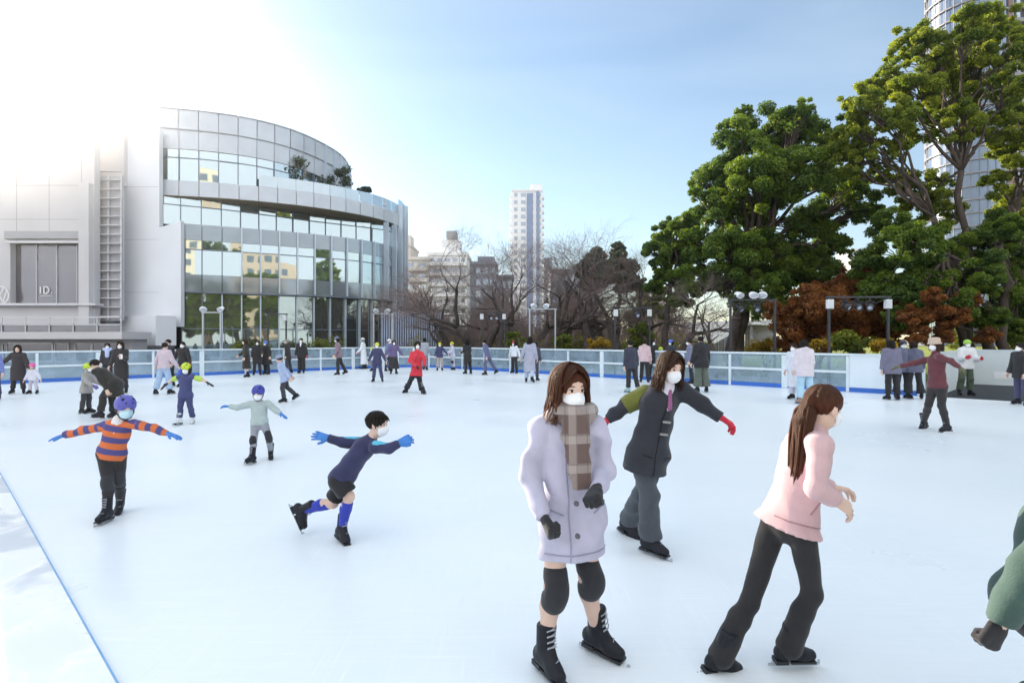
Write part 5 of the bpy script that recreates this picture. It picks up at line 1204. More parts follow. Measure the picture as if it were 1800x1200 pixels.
def pose_px(d, H, phi, P, N_, head, sh, el, wr, kn, feet, face, pitch=0, fs=None):
    """joints read off the photograph as (px, py, depth offset); feet: ('g', px, py of the blade, toe yaw) or ('a', px, py, depth offset, toe yaw, toe pitch, up)"""
    w = lambda q: W(q[0], q[1], d+(q[2] if len(q) > 2 else 0)); J = {}; s = H/1.65; fsc = fs or (.42+.58*H/1.65); Z = Vector((0, 0, 1))
    J['P'], J['N'], J['head'] = w(P), w(N_), w(head); Au = nrm(J['N']-J['P']); F = dirv(phi); J['bf'] = (F-Au*F.dot(Au)).normalized(); J['side'] = J['bf'].cross(Au).normalized()
    J['sh'], J['el'], J['wr'], J['kn'] = [[w(q) for q in a] for a in (sh, el, wr, kn)]
    # keep list order so that index 1 lies on the +side
    J['an'], J['toe'], J['fup'] = [], [], []
    for i, ft in enumerate(feet):
        if ft[0] == 'g':
            t = dirv(ft[3]); g = G(ft[1], ft[2]); J['an'].append(g-t*.04*fsc+Z*.135*fsc); J['toe'].append(t); J['fup'].append((Z*.55+nrm(J['kn'][i]-J['an'][-1])*.45).normalized())
        else:
            a = w(ft[1:4]); t = dirv(ft[4]); t = (t*math.cos(R(ft[5]))+Z*math.sin(R(ft[5]))).normalized(); J['an'].append(a); J['toe'].append(t); u = nrm(J['kn'][i]-a); u = (u-t*u.dot(t)); J['fup'].append(u.normalized() if u.length > .3 else Z)
    if (J['kn'][1]-J['kn'][0]).dot(J['side'])+(J['sh'][1]-J['sh'][0]).dot(J['side']) < 0:
        for k in ('sh', 'el', 'wr', 'kn', 'an', 'toe', 'fup'): J[k] = J[k][::-1]
        J['flip'] = True
    hf = dirv(face); J['face'] = (hf*math.cos(R(pitch))-Z*math.sin(R(pitch))).normalized()
    return J
# ------------------------------------------------------------------ the skaters
def stripemat():
    m, nt, out = newmat('striped_rugby_knit'); L = nt.links.new
    at = N(nt, 'Attribute'); at.attribute_name = 'along'; ma = N(nt, 'Math', operation='MULTIPLY'); ma.inputs[1].default_value = 1/.112; L(at.outputs['Fac'], ma.inputs[0])
    fr = N(nt, 'Math', operation='FRACT'); L(ma.outputs[0], fr.inputs[0]); gt = N(nt, 'Math', operation='GREATER_THAN'); gt.inputs[1].default_value = .5; L(fr.outputs[0], gt.inputs[0])
    x = N(nt, 'MixRGB'); x.inputs[1].default_value = (.07, .065, .22, 1); x.inputs[2].default_value = (.62, .15, .045, 1); L(gt.outputs[0], x.inputs[0])
    b = N(nt, 'BsdfPrincipled'); b.inputs['Roughness'].default_value = .85; L(x.outputs[0], b.inputs['Base Color'])
    n = N(nt, 'TexNoise'); n.inputs['Scale'].default_value = 120; bp = N(nt, 'Bump'); bp.inputs['Strength'].default_value = .3; bp.inputs['Distance'].default_value = .01; L(n.outputs['Fac'], bp.inputs['Height']); L(bp.outputs[0], b.inputs['Normal']); L(b.outputs[0], out.inputs[0]); return m
def plaidmat():
    m, nt, out = newmat('plaid_scarf_wool'); L = nt.links.new
    tc = N(nt, 'TexCoord'); last = None; base = N(nt, 'RGB'); base.outputs[0].default_value = (.13, .085, .075, 1); last = base.outputs[0]
    for dr, sc_, th, c in (('X', 9, .62, (.46, .40, .38, 1)), ('Z', 7, .66, (.50, .45, .43, 1)), ('Z', 7, .93, (.06, .04, .04, 1)), ('X', 18, .9, (.08, .05, .05, 1))):
        sp = N(nt, 'SeparateXYZ'); L(tc.outputs['Object'], sp.inputs[0]); mu = N(nt, 'Math', operation='MULTIPLY'); mu.inputs[1].default_value = sc_; L(sp.outputs[dr], mu.inputs[0])
        f = N(nt, 'Math', operation='FRACT'); L(mu.outputs[0], f.inputs[0]); g = N(nt, 'Math', operation='GREATER_THAN'); g.inputs[1].default_value = th; L(f.outputs[0], g.inputs[0])
        h_ = N(nt, 'Math', operation='MULTIPLY'); h_.inputs[1].default_value = .42; L(g.outputs[0], h_.inputs[0]); x = N(nt, 'MixRGB'); x.inputs[2].default_value = c; L(h_.outputs[0], x.inputs[0]); L(last, x.inputs[1]); last = x.outputs[0]
    b = N(nt, 'BsdfPrincipled'); b.inputs['Roughness'].default_value = .9; b.inputs['Sheen Weight'].default_value = .3; L(last, b.inputs['Base Color'])
    n = N(nt, 'TexNoise'); n.inputs['Scale'].default_value = 90; bp = N(nt, 'Bump'); bp.inputs['Strength'].default_value = .4; bp.inputs['Distance'].default_value = .01; L(n.outputs['Fac'], bp.inputs['Height']); L(bp.outputs[0], b.inputs['Normal']); L(b.outputs[0], out.inputs[0]); return m
BLK = (.016, .016, .02); NAVY = (.025, .03, .075); BLUEG = (.06, .22, .62); RED = (.55, .02, .05)
# 1 the woman in the lavender coat
J = pose_px(3.0, 1.62, 12, (1006, 888), (1000, 724, .02), (1002, 684, -.03), [(951, 752, 0), (1046, 750, .02)], [(931, 838, -.03), (1063, 826, .0)], [(958, 912, -.20), (1046, 862, -.22)], [(974, 1030, -.04), (1034, 1012, .06)], [('g', 966, 1192, 28), ('g', 1060, 1155, 48)], 24, 6)
J['hdir'] = None
def ex_lav(J, s, base, child, HL):
    S = SDF(.03); N_ = J['N']; b, sd, A = J['bf'], J['side'], nrm(J['N']-J['P'])
    ringp = [N_+b*(.02+.085*math.cos(a))+sd*.092*math.sin(a)+A*(.0+.015*math.sin(3*a)) for a in [k*math.pi/5 for k in range(11)]]
    for p, q in zip(ringp[:-1], ringp[1:]): S.cap(p, q, .046, .048)
    S.cap(N_+b*.12-A*.02, N_+b*.12+sd*.02-A*.10, .07, .065, b, 1.7); S.cap(N_+b*.15-A*.06-sd*.01, N_+b*.175-A*.36+sd*.0, .052, .05, b, 2.6); S.cap(N_+b*.145-A*.06+sd*.045, N_+b*.17-A*.27+sd*.03, .04, .045, b, 2.6)
    S.noise = folds(.006, 40, seed=4); e = N_-A*.37; S.cut(e, -A)
    child('scarf', S.mesh('scarf', .009, base), plaidmat())
    for k in range(2): S = SDF(.01); S.cap(N_+b*.16-A*(.44+.16*k)+sd*.03, N_+b*.168-A*(.44+.16*k)+sd*.03, .014, .014); child('button', S.mesh('button', .006, base), mat('button_grey', (.12, .11, .13), .4))
    P_ = J['P']; lo = P_-A*.25
    ln = [lerp_pts(N_-A*.1+sd*.055, lo+sd*.055, 16), lerp_pts(P_+sd*.08-A*.02, P_+sd*.17+A*.02, 5), lerp_pts(P_-sd*.08-A*.02, P_-sd*.17+A*.02, 5), lerp_pts(lo-sd*.17+A*.03, lo+sd*.17+A*.03, 14)]
    child('seam', seam(J['top_me'], ln, -b, .0045, base), cloth('seam_lavender', (.30, .29, .40)))
person('woman skating in a lavender coat with a plaid scarf, black gloves and knee pads', J, 1.62, dict(kind='coat', name='coat', c=(.47, .455, .58), pad=.021, hem=.26, flare=.02, fold=.013, collar=True), None, hair=('shoulder', 'chestnut'), gloves=(BLK, BLK), hands=('fist', 'fist'), res=.012, knee_pads=(.02, .021, .026), extra=ex_lav, slim=.92)
# 2 the skater in the dark jacket with one olive sleeve
J = pose_px(4.62, 1.68, 25, (1140, 792), (1166, 676, -.04), (1180, 648, -.10), [(1136, 693, .02), (1196, 686, -.02)], [(1098, 714, .04), (1234, 711, -.02)], [(1066, 739, .05), (1268, 734, -.04)], [(1142, 872, -.02), (1128, 868, .22)], [('g', 1150, 977, 40), ('g', 1112, 943, 35)], 22, 10)
def ex_olive(J, s, base, child, HL):
    i = 0 if J['sh'][0].x < J['sh'][1].x else 1; S = SDF(.02); S.cap(J['sh'][i]+(J['el'][i]-J['sh'][i])*.0, J['el'][i], .082, .074, end=True); S.noise = folds(.004, 30, seed=9); child('olive_sleeve', S.mesh('sleeve', .01, base), cloth('olive', (.13, .14, .03)))
    N_, b, A, sd = J['N'], J['bf'], nrm(J['N']-J['P']), J['side']
    S = SDF(.02); S.cap(N_+b*.062-A*.01, N_+b*.118-A*.17, .055, .02, b, 2.2); S.cap(N_+b*.02+A*.03, N_-A*.01+b*.03, .064, .07); child('shirt', S.mesh('shirt', .009, base), cloth('shirt', (.66, .64, .70)))
    S = SDF(.01); S.cap(N_+b*.095-A*.03, N_+b*.135-A*.16, .018, .022, b, 2.); child('tie', S.mesh('tie', .007, base), cloth('tie', (.28, .10, .22)))
    P_ = J['P']
    child('seam', seam(J['top_me'], [lerp_pts(N_-A*.17+sd*.02, P_-A*.16+sd*.03, 14), lerp_pts(P_+sd*.05-A*.02, P_+sd*.13-A*.01, 5), lerp_pts(P_-sd*.07-A*.02, P_-sd*.14-A*.01, 5)], -b, .0045, base), cloth('seam_black', (.008, .008, .01)))
    for z in (.27, .37): S = SDF(.01); S.cap(N_+b*.15-A*z-sd*.02, N_+b*.15-A*z+sd*.045, .010, .010); child('toggle', S.mesh('toggle', .006, base), mat('toggle_grey', (.3, .29, .28), .5))
person('skater in a dark jacket with one olive sleeve and red gloves, arms spread wide', J, 1.68, dict(c=(.022, .024, .034), pad=.026, hem=.17, flare=.03), dict(c=(.06, .07, .085), pad=.022, end=.9, flare=.014), hair=('shoulder', 'brown'), gloves=(RED, RED), hands=('relaxed', 'relaxed'), res=.014, extra=ex_olive, slim=.93)
# 3 the woman in the pink jacket, skating away to the right
J = pose_px(3.02, 1.58, 112, (1388, 908, .0), (1428, 760, -.02), (1449, 715, -.03), [(1402, 775, .14), (1440, 782, -.14)], [(1424, 850, .20), (1436, 856, -.23)], [(1462, 856, .20), (1470, 878, -.22)], [(1318, 1058, .05), (1428, 1042, -.05)], [('a', 1268, 1150, .0, 105, -48), ('g', 1400, 1176, 95)], 105, 6)
def ex_pink(J, s, base, child, HL):
    N_, b, A, sd, P = J['N'], J['bf'], nrm(J['N']-J['P']), J['side'], J['P']
    vd = Vector((0, 1, 0)); ln = [lerp_pts(P-b*.2-A*.0, P+b*.2-A*.0, 14), lerp_pts(P+b*.03+A*.06, P+b*.09+A*.16, 5)]
    child('seam', seam(J['top_me'], ln, vd, .004, base), cloth('seam_pink', (.40, .24, .26)))
person('woman in pale pink jacket and black leggings striding right, long brown ponytail', J, 1.58, dict(c=(.60, .40, .42), pad=.026, hem=.055, flare=.045, fold=.007), dict(kind='leggings', c=(.017, .016, .018), pad=.005, end=1., flare=.026), hair=('tail', 'chestnut'), hands=('relaxed', 'relaxed'), res=.012, extra=ex_pink, slim=.83, fs=.86)
# 4 the skater leaving the frame at the lower right
J = pose_px(2.35, 1.6, 95, (1838, 1062, 0), (1888, 890, 0), (1915, 845, 0), [(1850, 915, .15), (1880, 915, -.15)], [(1905, 1000, .2), (1806, 1010, -.24)], [(1950, 1040, .15), (1756, 1098, -.20)], [(1915, 1195, .08), (1905, 1200, -.1)], [('g', 1880, 1380, 90), ('g', 1850, 1350, 95)], 90, 8)
J['hdir'] = [W(1722, 1160, 2.15)-W(1756, 1098, 2.15)]*2
def ex_green(J, s, base, child, HL):
    N_, b, A, sd = J['N'], J['bf'], nrm(J['N']-J['P']), J['side']; S = SDF(.03); S.cap(N_-b*.06+sd*.06, N_-b*.07-sd*.06-A*.02, .06, .06); S.cap(N_-b*.09-A*.03, N_-b*.10-A*.11, .06, .045); S.noise = folds(.008, 50, seed=2); child('hood', S.mesh('hood', .012, base), cloth('hood', (.52, .42, .25)))
person('skater in dark green jacket with fawn hood, cut off by the lower right corner', J, 1.6, dict(c=(.04, .08, .068), pad=.034, hem=.08, flare=.02), dict(c=BLK, pad=.012, end=.3), hair=('shoulder', 'brown'), gloves=(BLK, BLK), hands=('fist', 'fist'), res=.014, extra=ex_green)
# 5 the boy in navy with black shorts
J = pose_px(4.92, 1.32, 78, (602, 838, 0), (652, 770, -.02), (664, 746, -.03), [(632, 779, .12), (660, 786, -.12)], [(601, 776, .12), (683, 788, -.16)], [(577, 770, .10), (702, 779, -.14)], [(586, 884, .1), (614, 872, -.05)], [('a', 533, 896, .18, 75, -62), ('g', 604, 953, 40)], 80, 4)
def ex_boy(J, s, base, child, HL):
    b, A, sd = J['bf'], nrm(J['N']-J['P']), J['side']
    for i in (0, 1):
        S = SDF(.01); u = (J['el'][i]-J['sh'][i]); S.cap(J['sh'][i]+u*.05+Vector((0, 0, .020)), J['sh'][i]+u*.85+Vector((0, 0, .018)), .040, .030); child('sleeve_panel', S.mesh('panel', .009, base), cloth('cyan', (.10, .46, .66)))
        S = SDF(.02); kn, an = J['kn'][i], J['an'][i]; cf = kn.lerp(an, .4)-J['toe'][i]*.01; S.cap(kn.lerp(an, .22), cf, .047, .049); S.cap(cf, kn.lerp(an, .85), .049, .04); child('sock', S.mesh('sock', .009, base), cloth('sock', (.04, .06, .42)))
person('bareheaded boy in navy top and black shorts gliding right on one leg', J, 1.32, dict(c=(.03, .032, .095), pad=.017, hem=.07), dict(kind='shorts', c=(.018, .018, .022), pad=.026), hair=('short_near', 'black'), gloves=(BLUEG, BLUEG), hands=('open', 'relaxed'), res=.012, extra=ex_boy)
# 6 the boy in the striped rugby shirt
J = pose_px(5.55, 1.24, 20, (197, 795, 0), (210, 741, .0), (220, 717, -.03), [(186, 749, .02), (234, 746, -.02)], [(144, 757, .03), (270, 752, -.03)], [(112, 765, .03), (297, 762, -.04)], [(190, 846, -.04), (210, 838, .06)], [('g', 184, 919, 2), ('g', 210, 902, 25)], 52, 6)
def ex_rugby(J, s, base, child, HL):
    N_, b, A, sd = J['N'], J['bf'], nrm(J['N']-J['P']), J['side']; S = SDF(.015); S.cap(N_-b*.01+A*.015, N_+b*.02+A*.02, .056, .058); S.cap(N_+b*.055, N_+b*.075-A*.09, .03, .022, b, 1.6); S.cap(N_+b*.045+sd*.035-A*.0, N_+b*.06+sd*.04-A*.035, .022, .014); S.cap(N_+b*.045-sd*.035, N_+b*.06-sd*.04-A*.035, .022, .014); child('collar', S.mesh('collar', .008, base), cloth('collar', (.72, .70, .72)))
person('boy in an orange and purple striped rugby shirt with a purple helmet, arms stretched wide', J, 1.24, dict(c=stripemat(), pad=.017, hem=.075, stripes=True, name='rugby_shirt'), dict(kind='leggings', c=(.022, .021, .024), pad=.009), hair=('short_near', 'black'), hat=('helmet', (.10, .10, .42)), mask=mat('mask_blue', (.50, .72, .80), .75, .03, 12), gloves=(BLUEG, BLUEG), hands=('open', 'open'), res=.011, knee_pads=(.03, .032, .04), extra=ex_rugby)
# 7 the child in the mint sweatshirt
J = pose_px(8.2, 1.12, 5, (456, 741, 0), (455, 707, 0), (454, 691, -.03), [(440, 710, .0), (471, 709, .0)], [(417, 716, .0), (486, 721, -.02)], [(402, 714, -.02), (494, 727, -.05)], [(446, 772, -.06), (472, 767, -.04)], [('g', 441, 815, -12), ('g', 476, 807, 25)], 5, 8)
person('child in a mint sweatshirt with a dark blue helmet, grey leggings and black knee pads', J, 1.12, dict(c=(.40, .48, .48), pad=.028, hem=.06, name='sweatshirt', fold=.004), dict(kind='leggings', c=(.30, .31, .36), pad=.010), hair=('short', 'black'), hat=('helmet', (.05, .06, .36)), gloves=(BLUEG, BLUEG), hands=('open', 'relaxed'), res=.013, knee_pads=(.025, .026, .032))
# 8 the child in the navy T-shirt with lime sleeves
J = pose_px(11.8, 1.28, 8, (326, 693, 0), (327, 660, 0), (327, 648, -.03), [(315, 663, 0), (339, 662, 0)], [(303, 667, 0), (357, 668, 0)], [(292, 676, -.03), (366, 673, -.03)], [(317, 713, -.06), (334, 713, -.02)], [('g', 313, 747, -10), ('g', 338, 744, 18)], 0, 10)
def ex_tee(J, s, base, child, HL):
    for i in (0, 1): S = SDF(.01); u = J['el'][i]-J['sh'][i]; S.cap(J['sh'][i]+u*.35, J['sh'][i]+u*.72, .058, .056); child('sleeve_cuff', S.mesh('cuff', .012, base), cloth('lime', (.45, .62, .12)))
person('child in a navy T-shirt with lime sleeves, lime helmet and white skates, arms out', J, 1.28, dict(c=(.05, .06, .17), pad=.018, hem=.09, sleeve=.7, name='t_shirt'), dict(c=(.045, .055, .15), pad=.014, end=.5), hair=('bob', 'black'), hat=('helmet', (.55, .68, .04)), gloves=(BLK, BLK), hands=('open', 'open'), res=.015, skates=mat('skate_white', (.70, .72, .75), .4, .08, 9), extra=ex_tee)
# 9 the skater in burgundy with a bucket hat
J = pose_px(10.8, 1.66, -75, (1648, 678, 0), (1645, 621, 0), (1642, 606, 0), [(1640, 630, .17), (1652, 628, -.17)], [(1606, 638, .25), (1672, 634, -.22)], [(1582, 644, .28), (1686, 645, -.25)], [(1632, 711, .08), (1655, 713, -.05)], [('g', 1622, 753, -60), ('g', 1661, 760, -80)], -75, 4)
person('skater in a burgundy sweater and beige bucket hat gliding with arms spread by the gate', J, 1.66, dict(c=(.13, .035, .045), pad=.016, hem=.04, name='sweater', collar=True), dict(kind='leggings', c=(.03, .026, .026), pad=.008, end=.4), hair=('bob', 'brown'), hat=('bucket', (.55, .42, .33)), gloves=((.12, .12, .06), (.12, .12, .06)), hands=('open', 'open'), res=.015)
# 10 the woman in red
J = pose_px(18.7, 1.68, 10, (732, 655, 0), (733, 617, 0), (734, 607, -.02), [(725, 621, 0), (741, 621, 0)], [(720, 634, -.05), (746, 632, -.05)], [(733, 644, -.25), (746, 644, -.2)], [(720, 672, -.05), (738, 672, 0)], [('g', 713, 690, -25), ('g', 743, 692, 30)], 14, 6)
def ex_red(J, s, base, child, HL):
    N_, b, A, sd = J['N'], J['bf'], nrm(J['N']-J['P']), J['side']; B = MB(); pts = [N_+sd*.11*s*-1+A*.0+b*.02, N_+b*.15-A*.18, J['P']+sd*.19+b*.05]; B.tube([p-Vector(base) for p in pts], .012, 5); child('bag_strap', B, mat('strap_red', (.3, .05, .06), .5))
person('woman in a bright red sweater and black trousers skating alone mid rink', J, 1.68, dict(c=(.62, .035, .06), pad=.024, hem=.10, flare=.02, name='sweater'), dict(c=BLK, pad=.018, end=.5, flare=.02), hair=('bob', 'black'), gloves=(BLK, BLK), hands=('fist', 'fist'), res=.018, extra=ex_red)
# ---- everyone further off
def far(label, px, fy, top, phi, T, Bm, hair=('short', 'black'), arms=((10, 5, 15), (10, 5, 15)), legs=((2, 4, 8), (-2, 4, 8)), lean=4, sl=0, head=(0, 0), H=None, **k):
    d = EYE*FPX/(fy-HOR); H = H or EYE+(HOR-top)/FPX*d; J = pose_fk(px, fy, H, phi, lean, sl, arms, legs, head); return person(label, J, H, T, Bm, hair=hair, res=.021 if d > 14 else .017, eyes=abs(((phi+head[0]+180) % 360)-180) < 120, **k)
def CO(c, hem=.45, **k): return dict(dict(c=c, pad=.032, hem=hem, flare=.03, name='coat'), **k)
def JK(c, hem=.10, **k): return dict(dict(c=c, pad=.026, hem=hem, name='jacket'), **k)
def TR(c, flare=.0, **k): return dict(dict(c=c, pad=.016, end=.5, flare=flare), **k)
DK = (.025, .023, .026); SK = None
STR = ((22, 4, 6), (-14, 6, 10)); CHILD = dict()
far('person in a blue jacket cut off by the left edge of the photo', -12, 703, 608, 20, JK((.16, .2, .5)), TR(NAVY), arms=((14, 5, 15), (20, 5, 10)))
far('woman in a long dark coat leading a small pink helmeted child by the hand', 32, 692, 606, 25, CO((.035, .03, .034), .42), TR(DK), ('long', 'dark'), arms=((20, 10, 15), (42, 5, 10)), legs=((8, 6, 8), (-8, 8, 4)), mask=None)
far('small child in a white padded coat and bright pink helmet', 58, 692, 638, 10, CO((.66, .66, .74), .14, pad=.05), TR((.55, .52, .6), pad=.02), ('short', 'dark'), hat=('helmet', (.8, .12, .38)), arms=((30, 5, 10), (20, 10, 20)), legs=((0, 8, 6), (0, 8, 6)), mask=None)
far('child in a grey beige jacket with a lime helmet, facing a bending adult in black', 152, 727, 638, 88, CO((.33, .31, .30), .20), TR((.04, .04, .045)), ('short', 'black'), hat=('helmet', (.52, .66, .04)), arms=((8, 38, 25), (8, 38, 25)), legs=((2, 3, 6), (-2, 3, 6)), gloves=((.16, .10, .36), (.16, .10, .36)))
far('adult in black bending low to hold a child by the hands', 203, 737, 620, -92, CO((.022, .02, .018), .30, pad=.014), TR((.025, .023, .022)), ('short', 'black'), H=1.6, lean=54, arms=((6, 12, 10), (6, 12, 10)), legs=((38, 3, 30), (30, 3, 34)), head=(0, 30), mask=None)
far('person in a dark top and pale blue scarf half hidden behind the bending adult', 189, 672, 603, 30, JK((.03, .03, .036)), TR(DK), ('bob', 'black'), extra=lambda J, s, base, child, HL: child('scarf', (lambda S: (S.cap(J['N']+J['side']*.08, J['N']-J['side']*.08, .09, .09), S.cap(J['N']+J['bf']*.1, J['N']+J['bf']*.13-Vector((0, 0, .25)), .08, .07), S)[2])(SDF(.04)).mesh('scarf', .02, base), cloth('pale_blue', (.45, .52, .75))))
far('long haired woman in a black coat holding a white phone, behind the striped boy', 213, 691, 600, 12, CO((.025, .022, .026), .42), TR(DK), ('long', 'dark'), arms=((12, 30, 75), (12, 10, 25)), extra=lambda J, s, base, child, HL: child('phone', (lambda b: (b.box((J['wr'][0]-Vector(base))+J['bf']*.09+Vector((0, 0, .02)), (.09, .02, .15)), b)[1])(MB()), M_maskw))
far('person in pale pink sweater and light blue jeans, back turned, hair in a bun', 288, 693, 601, 172, JK((.56, .46, .52), .06, name='sweater', pad=.035), TR((.34, .46, .64), pad=.03), ('bun', 'dark'), arms=((32, 10, 18), (20, 12, 25)), legs=((-6, 8, 8), (10, 6, 10)), mask=None)
far('dark haired person in black mostly hidden behind the pale pink sweater', 298, 679, 596, -15, JK((.03, .028, .034)), TR(DK), ('short', 'black'))
far('person in black with blue trousers standing behind the lime helmet child', 322, 680, 600, 5, JK((.022, .02, .022), .15), TR((.07, .12, .55), pad=.02), ('short', 'black'), arms=((18, 8, 12), (22, 5, 12)), gloves=(RED, None))
far('woman in dark brown coat over bare shins, leftmost of the dark coated trio', 433, 663, 596, -55, CO((.028, .024, .02), .5, flare=.06), None, ('long', 'brown'), arms=((14, 8, 15), (14, 12, 40)))
far('person in a black coat, middle of the dark coated trio by the barrier', 452, 659, 598, 25, CO((.02, .02, .022), .34), TR(DK), ('bob', 'black'), arms=((10, 20, 45), (10, 5, 15)))
far('person in a wide black cape with a blue helmet, by the barrier', 468, 658, 599, -20, CO((.02, .02, .022), .38, flare=.13, pad=.05), TR(DK), ('short', 'black'), hat=('helmet', (.10, .18, .6)), arms=((24, 5, 20), (24, 10, 60)))
far('skater in light blue top and grey blue cap gliding left, hands behind the back', 500, 707, 622, -70, JK((.36, .44, .64), .16, name='sweater', pad=.035), TR((.045, .045, .055)), ('short', 'dark'), hat=('cap', (.26, .30, .42)), lean=16, arms=((6, -18, 0), (6, -25, 0)), legs=((12, 3, 22), (-12, 4, 34)), head=(0, 12), mask=None)
far('man in a dark brown coat facing left beside the light blue skater', 506, 656, 596, -85, CO((.035, .027, .026), .22), TR((.05, .055, .075)), ('short', 'grey'), arms=((6, 0, 12), (6, 5, 15)), legs=((4, 3, 6), (-6, 3, 6)))
far('man in a black suit with red gloves standing against the barrier', 530, 656, 594, 4, CO((.022, .02, .021), .14), TR((.022, .02, .022), pad=.03), ('short', 'black'), gloves=(RED, RED), arms=((13, 0, 6), (13, 0, 6)), legs=((0, 1, 2), (0, 1, 2)), extra=lambda J, s, base, child, HL: child('shirt', (lambda S: (S.cap(J['N']+J['bf']*.08*s, J['N']+J['bf']*.15*s-Vector((0, 0, .16)), .05, .02, J['bf'], 2.), S)[1])(SDF(.02)).mesh('shirt', .015, base), M_maskw))
far('woman in a mauve jacket and purple blue beanie skating left along the barrier', 596, 659, 592, -72, JK((.24, .17, .21), .12), TR(DK), ('bob', 'black'), hat=('beanie', (.17, .18, .36)), lean=8, arms=((8, 12, 20), (8, 0, 15)), legs=((10, 3, 12), (-14, 4, 14)), head=(10, 15))
far('person all in white, long white coat and white hat, facing left', 639, 648.5, 594, -88, CO((.74, .77, .82), .62, flare=.05), TR(DK), ('bob', 'grey'), hat=('beanie', (.72, .72, .74)), arms=((6, 14, 35), (6, 14, 35)))
far('child in a navy tracksuit with white side stripes and a yellow helmet, arms hanging out', 663, 671, 602, 5, JK((.045, .05, .12)), TR((.045, .05, .12)), ('short', 'black'), hat=('helmet', (.62, .62, .05)), arms=((26, 5, 8), (24, 5, 8)), legs=((6, 10, 8), (-2, 6, 4)), extra=lambda J, s, base, child, HL: [child('side_stripe', (lambda b: (b.tube([q-Vector(base)+J['side']*(-1, 1)[i]*.055*s for q in (J['sh'][i]-Vector((0, 0, .03)), J['el'][i], J['wr'][i])], .014, 5), b)[1])(MB()), M_maskw) for i in (0, 1)])
far('small child in white with a yellow green helmet behind the navy tracksuit child', 655, 652, 604, -30, JK((.6, .62, .66)), TR((.2, .2, .28)), ('short', 'black'), hat=('helmet', (.58, .62, .06)), H=1.3)
far('woman in a purple sweater and long black skirt with her arms out', 692, 657, 598, 20, JK((.13, .10, .22), .05, name='sweater', pad=.04), dict(kind='skirt', c=(.025, .022, .024), len=.62, flare=.12, pad=.02), ('bob', 'black'), arms=((34, 5, 10), (34, 5, 10)), legs=((2, 3, 4), (-2, 3, 4)))
far('person in a white hat and blue jacket behind the woman in the long black skirt', 683, 652, 596, 60, JK((.16, .2, .36)), TR(NAVY), ('short', 'dark'), hat=('beanie', (.76, .77, .8)), arms=((30, 5, 10), (12, 5, 15)))
far('person in a grey jacket seen from behind, partly hidden by the woman in red', 746, 650, 594, 175, JK((.34, .36, .42), .14), TR((.2, .22, .27)), ('bob', 'dark'), mask=None)
far('child in navy jacket, red vest and yellow helmet, arms out, by the barrier', 773, 651, 602, 8, JK((.05, .05, .13)), TR((.42, .36, .34)), ('short', 'black'), hat=('helmet', (.66, .6, .04)), arms=((40, 5, 8), (16, 5, 12)), extra=lambda J, s, base, child, HL: child('vest', (lambda S: (S.cap(J['P']+(J['N']-J['P'])*.15, J['P']+(J['N']-J['P'])*.72, .155*s, .145*s, J['bf'], 1.3), S)[1])(SDF(.03)).mesh('vest', .02, base), cloth('red_vest', (.45, .06, .05))))
far('child in pale lavender suit and yellow helmet, facing left, by the barrier', 796, 650, 601, -65, JK((.56, .56, .70), .12), TR((.46, .47, .56)), ('short', 'black'), hat=('helmet', (.66, .6, .04)), arms=((8, 30, 40), (8, 30, 40)), gloves=(M_maskw, M_maskw), knee_pads=(.03, .03, .035))
far('woman in long black coat, back turned, just right of two yellow helmet children', 822, 657, 596, -140, CO((.022, .022, .024), .36), TR(DK), ('shoulder', 'black'), arms=((8, 10, 60), (8, 10, 60)), mask=None)
far('man in a purple blue tracksuit pushing off to the left with one leg stretched behind', 857, 659, 596, -110, JK((.12, .13, .26)), TR((.10, .11, .20), pad=.02), ('short', 'black'), lean=14, sl=0, arms=((8, -10, 15), (8, 8, 15)), legs=((14, 3, 18), (-26, 6, 6)), mask=None)
far('skater with a red helmet in a white jacket and black trousers near the barrier', 904, 656, 599, -35, JK((.70, .74, .80), .02), TR(DK), ('shoulder', 'black'), hat=('helmet', (.42, .04, .05)), arms=((20, -15, 30), (20, -15, 30)), legs=((4, 7, 4), (-6, 7, 4)))
far('person in a long grey lavender coat and pale jeans seen from behind', 931, 672, 592, 165, CO((.36, .37, .47), .5, flare=.05), TR((.42, .5, .64)), ('shoulder', 'dark'), arms=((18, -10, 12), (12, 0, 15)), legs=((2, 3, 8), (-8, 5, 20)), mask=None)
far('dark coated person close behind the one in grey lavender', 940, 669, 600, 160, JK((.06, .06, .09)), TR((.05, .05, .08)), ('bob', 'dark'), mask=None)
far('tall man in a dark navy jacket and mint skates seen from behind', 1110, 690, 598, -165, JK((.035, .038, .065), .14), TR((.02, .02, .026)), ('short', 'black'), arms=((9, 0, 8), (9, 0, 10)), legs=((4, 2, 6), (-8, 5, 8)), lean=6, skates=mat('skate_mint', (.28, .42, .40), .4, .1, 9), mask=None)
far('person in a pink hoodie and black trousers behind the man in navy', 1133, 672, 597, 165, JK((.60, .44, .47), .08, hood=True), TR(BLK), ('short', 'dark'), mask=None)
far('person in black with a white mask between the pink hoodie and the olive sleeved skater', 1147, 668, 597, 20, JK(BLK, .14), TR(BLK), ('bob', 'black'))
far('small child with a lime helmet mostly hidden behind the olive sleeved skater', 1160, 664, 610, 40, JK((.5, .14, .1)), TR((.2, .26, .5)), ('short', 'black'), hat=('helmet', (.5, .66, .06)))
far('person with a blue helmet standing behind the olive sleeved skater', 1181, 668, 597, -60, JK((.04, .045, .06)), TR(BLK), ('bob', 'black'), hat=('helmet', (.08, .16, .6)))
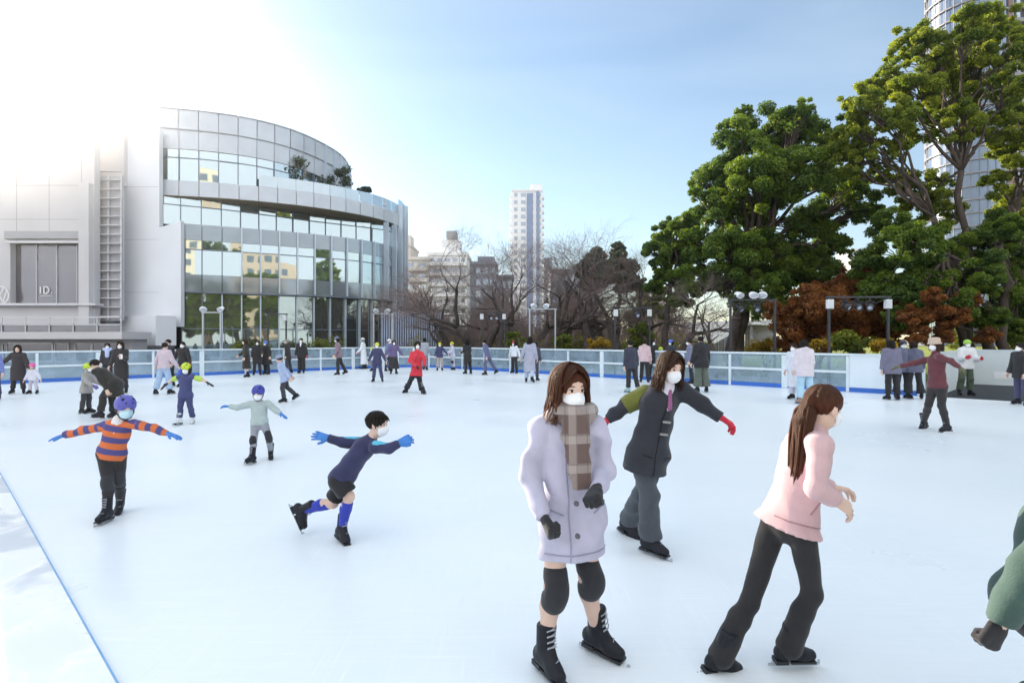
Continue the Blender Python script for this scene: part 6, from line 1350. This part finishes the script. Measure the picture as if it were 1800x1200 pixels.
far('slim person in a blue grey knit and black trousers facing left by the barrier', 1214, 675, 596, -95, JK((.17, .18, .27), .08, name='sweater', pad=.03), TR((.018, .02, .03), pad=.008), ('short', 'dark'), arms=((6, 4, 14), (6, 8, 25)), legs=((3, 3, 6), (-5, 3, 6)))
far('man in a loose black sweater and wide olive trousers seen from behind', 1233, 689, 591, -168, JK((.018, .019, .022), .16, name='sweater', pad=.055), TR((.10, .12, .10), flare=.03, pad=.04), ('short', 'black'), arms=((14, 2, 14), (12, 2, 14)), legs=((2, 4, 4), (-2, 4, 4)), mask=None)
far('person in a long white coat and mask beside the pale pink hoodie', 1397, 702, 603, -60, CO((.66, .68, .75), .5), TR((.60, .6, .68), pad=.03), ('short', 'dark'), arms=((8, 12, 30), (8, 5, 20)))
far('long haired woman in a pale pink hoodie and light blue jeans, back turned', 1415, 710, 597, 178, JK((.66, .60, .66), .17, hood=True, pad=.045), TR((.38, .58, .72), pad=.03), ('longer', 'black'), arms=((10, 5, 22), (8, 5, 25)), skates=mat('skate_tan', (.30, .2, .16), .45, .1, 9), mask=None)
far('woman with long black hair in loose purple grey jacket, before the white boards', 1568, 703, 598, 176, JK((.155, .15, .22), .16, pad=.06), TR((.017, .017, .019), pad=.02), ('longer', 'black'), arms=((11, 0, 6), (9, 5, 12)), legs=((0, 3, 4), (0, 4, 6)), mask=None)
far('person in a dark cap and blue grey hoodie between two others before the white boards', 1586, 700, 598, -10, JK((.13, .14, .21), .12, hood=True, pad=.04), TR(BLK, flare=.03), ('short', 'black'), hat=('cap', (.04, .045, .07)), arms=((10, 5, 20), (10, 5, 20)), legs=((0, 6, 4), (0, 6, 4)))
far('person in a slate hoodie and black flared trousers seen from behind beside the burgundy skater', 1607, 701, 600, 165, JK((.10, .11, .17), .12, hood=True, pad=.045), TR(BLK, flare=.05), ('bob', 'dark'), arms=((12, 5, 25), (16, 5, 30)), legs=((0, 7, 4), (0, 7, 4)), mask=None)
far('boy in white hoodie, lime helmet and olive trousers standing on the dark mat', 1698, 695, 597, -8, JK((.70, .70, .72), .08, pad=.045, hood=True), TR((.06, .085, .055), pad=.03), ('short', 'black'), hat=('helmet', (.36, .62, .10)), gloves=((.5, .02, .04), (.5, .02, .04)), arms=((12, 14, 78), (12, 18, 82)), knee_pads=(.05, .06, .045))
far('person in a black coat at the right edge beside the gate', 1795, 712, 602, -80, CO((.02, .02, .025), .16), TR((.06, .06, .13)), ('short', 'black'), arms=((8, 8, 18), (8, 8, 18)))
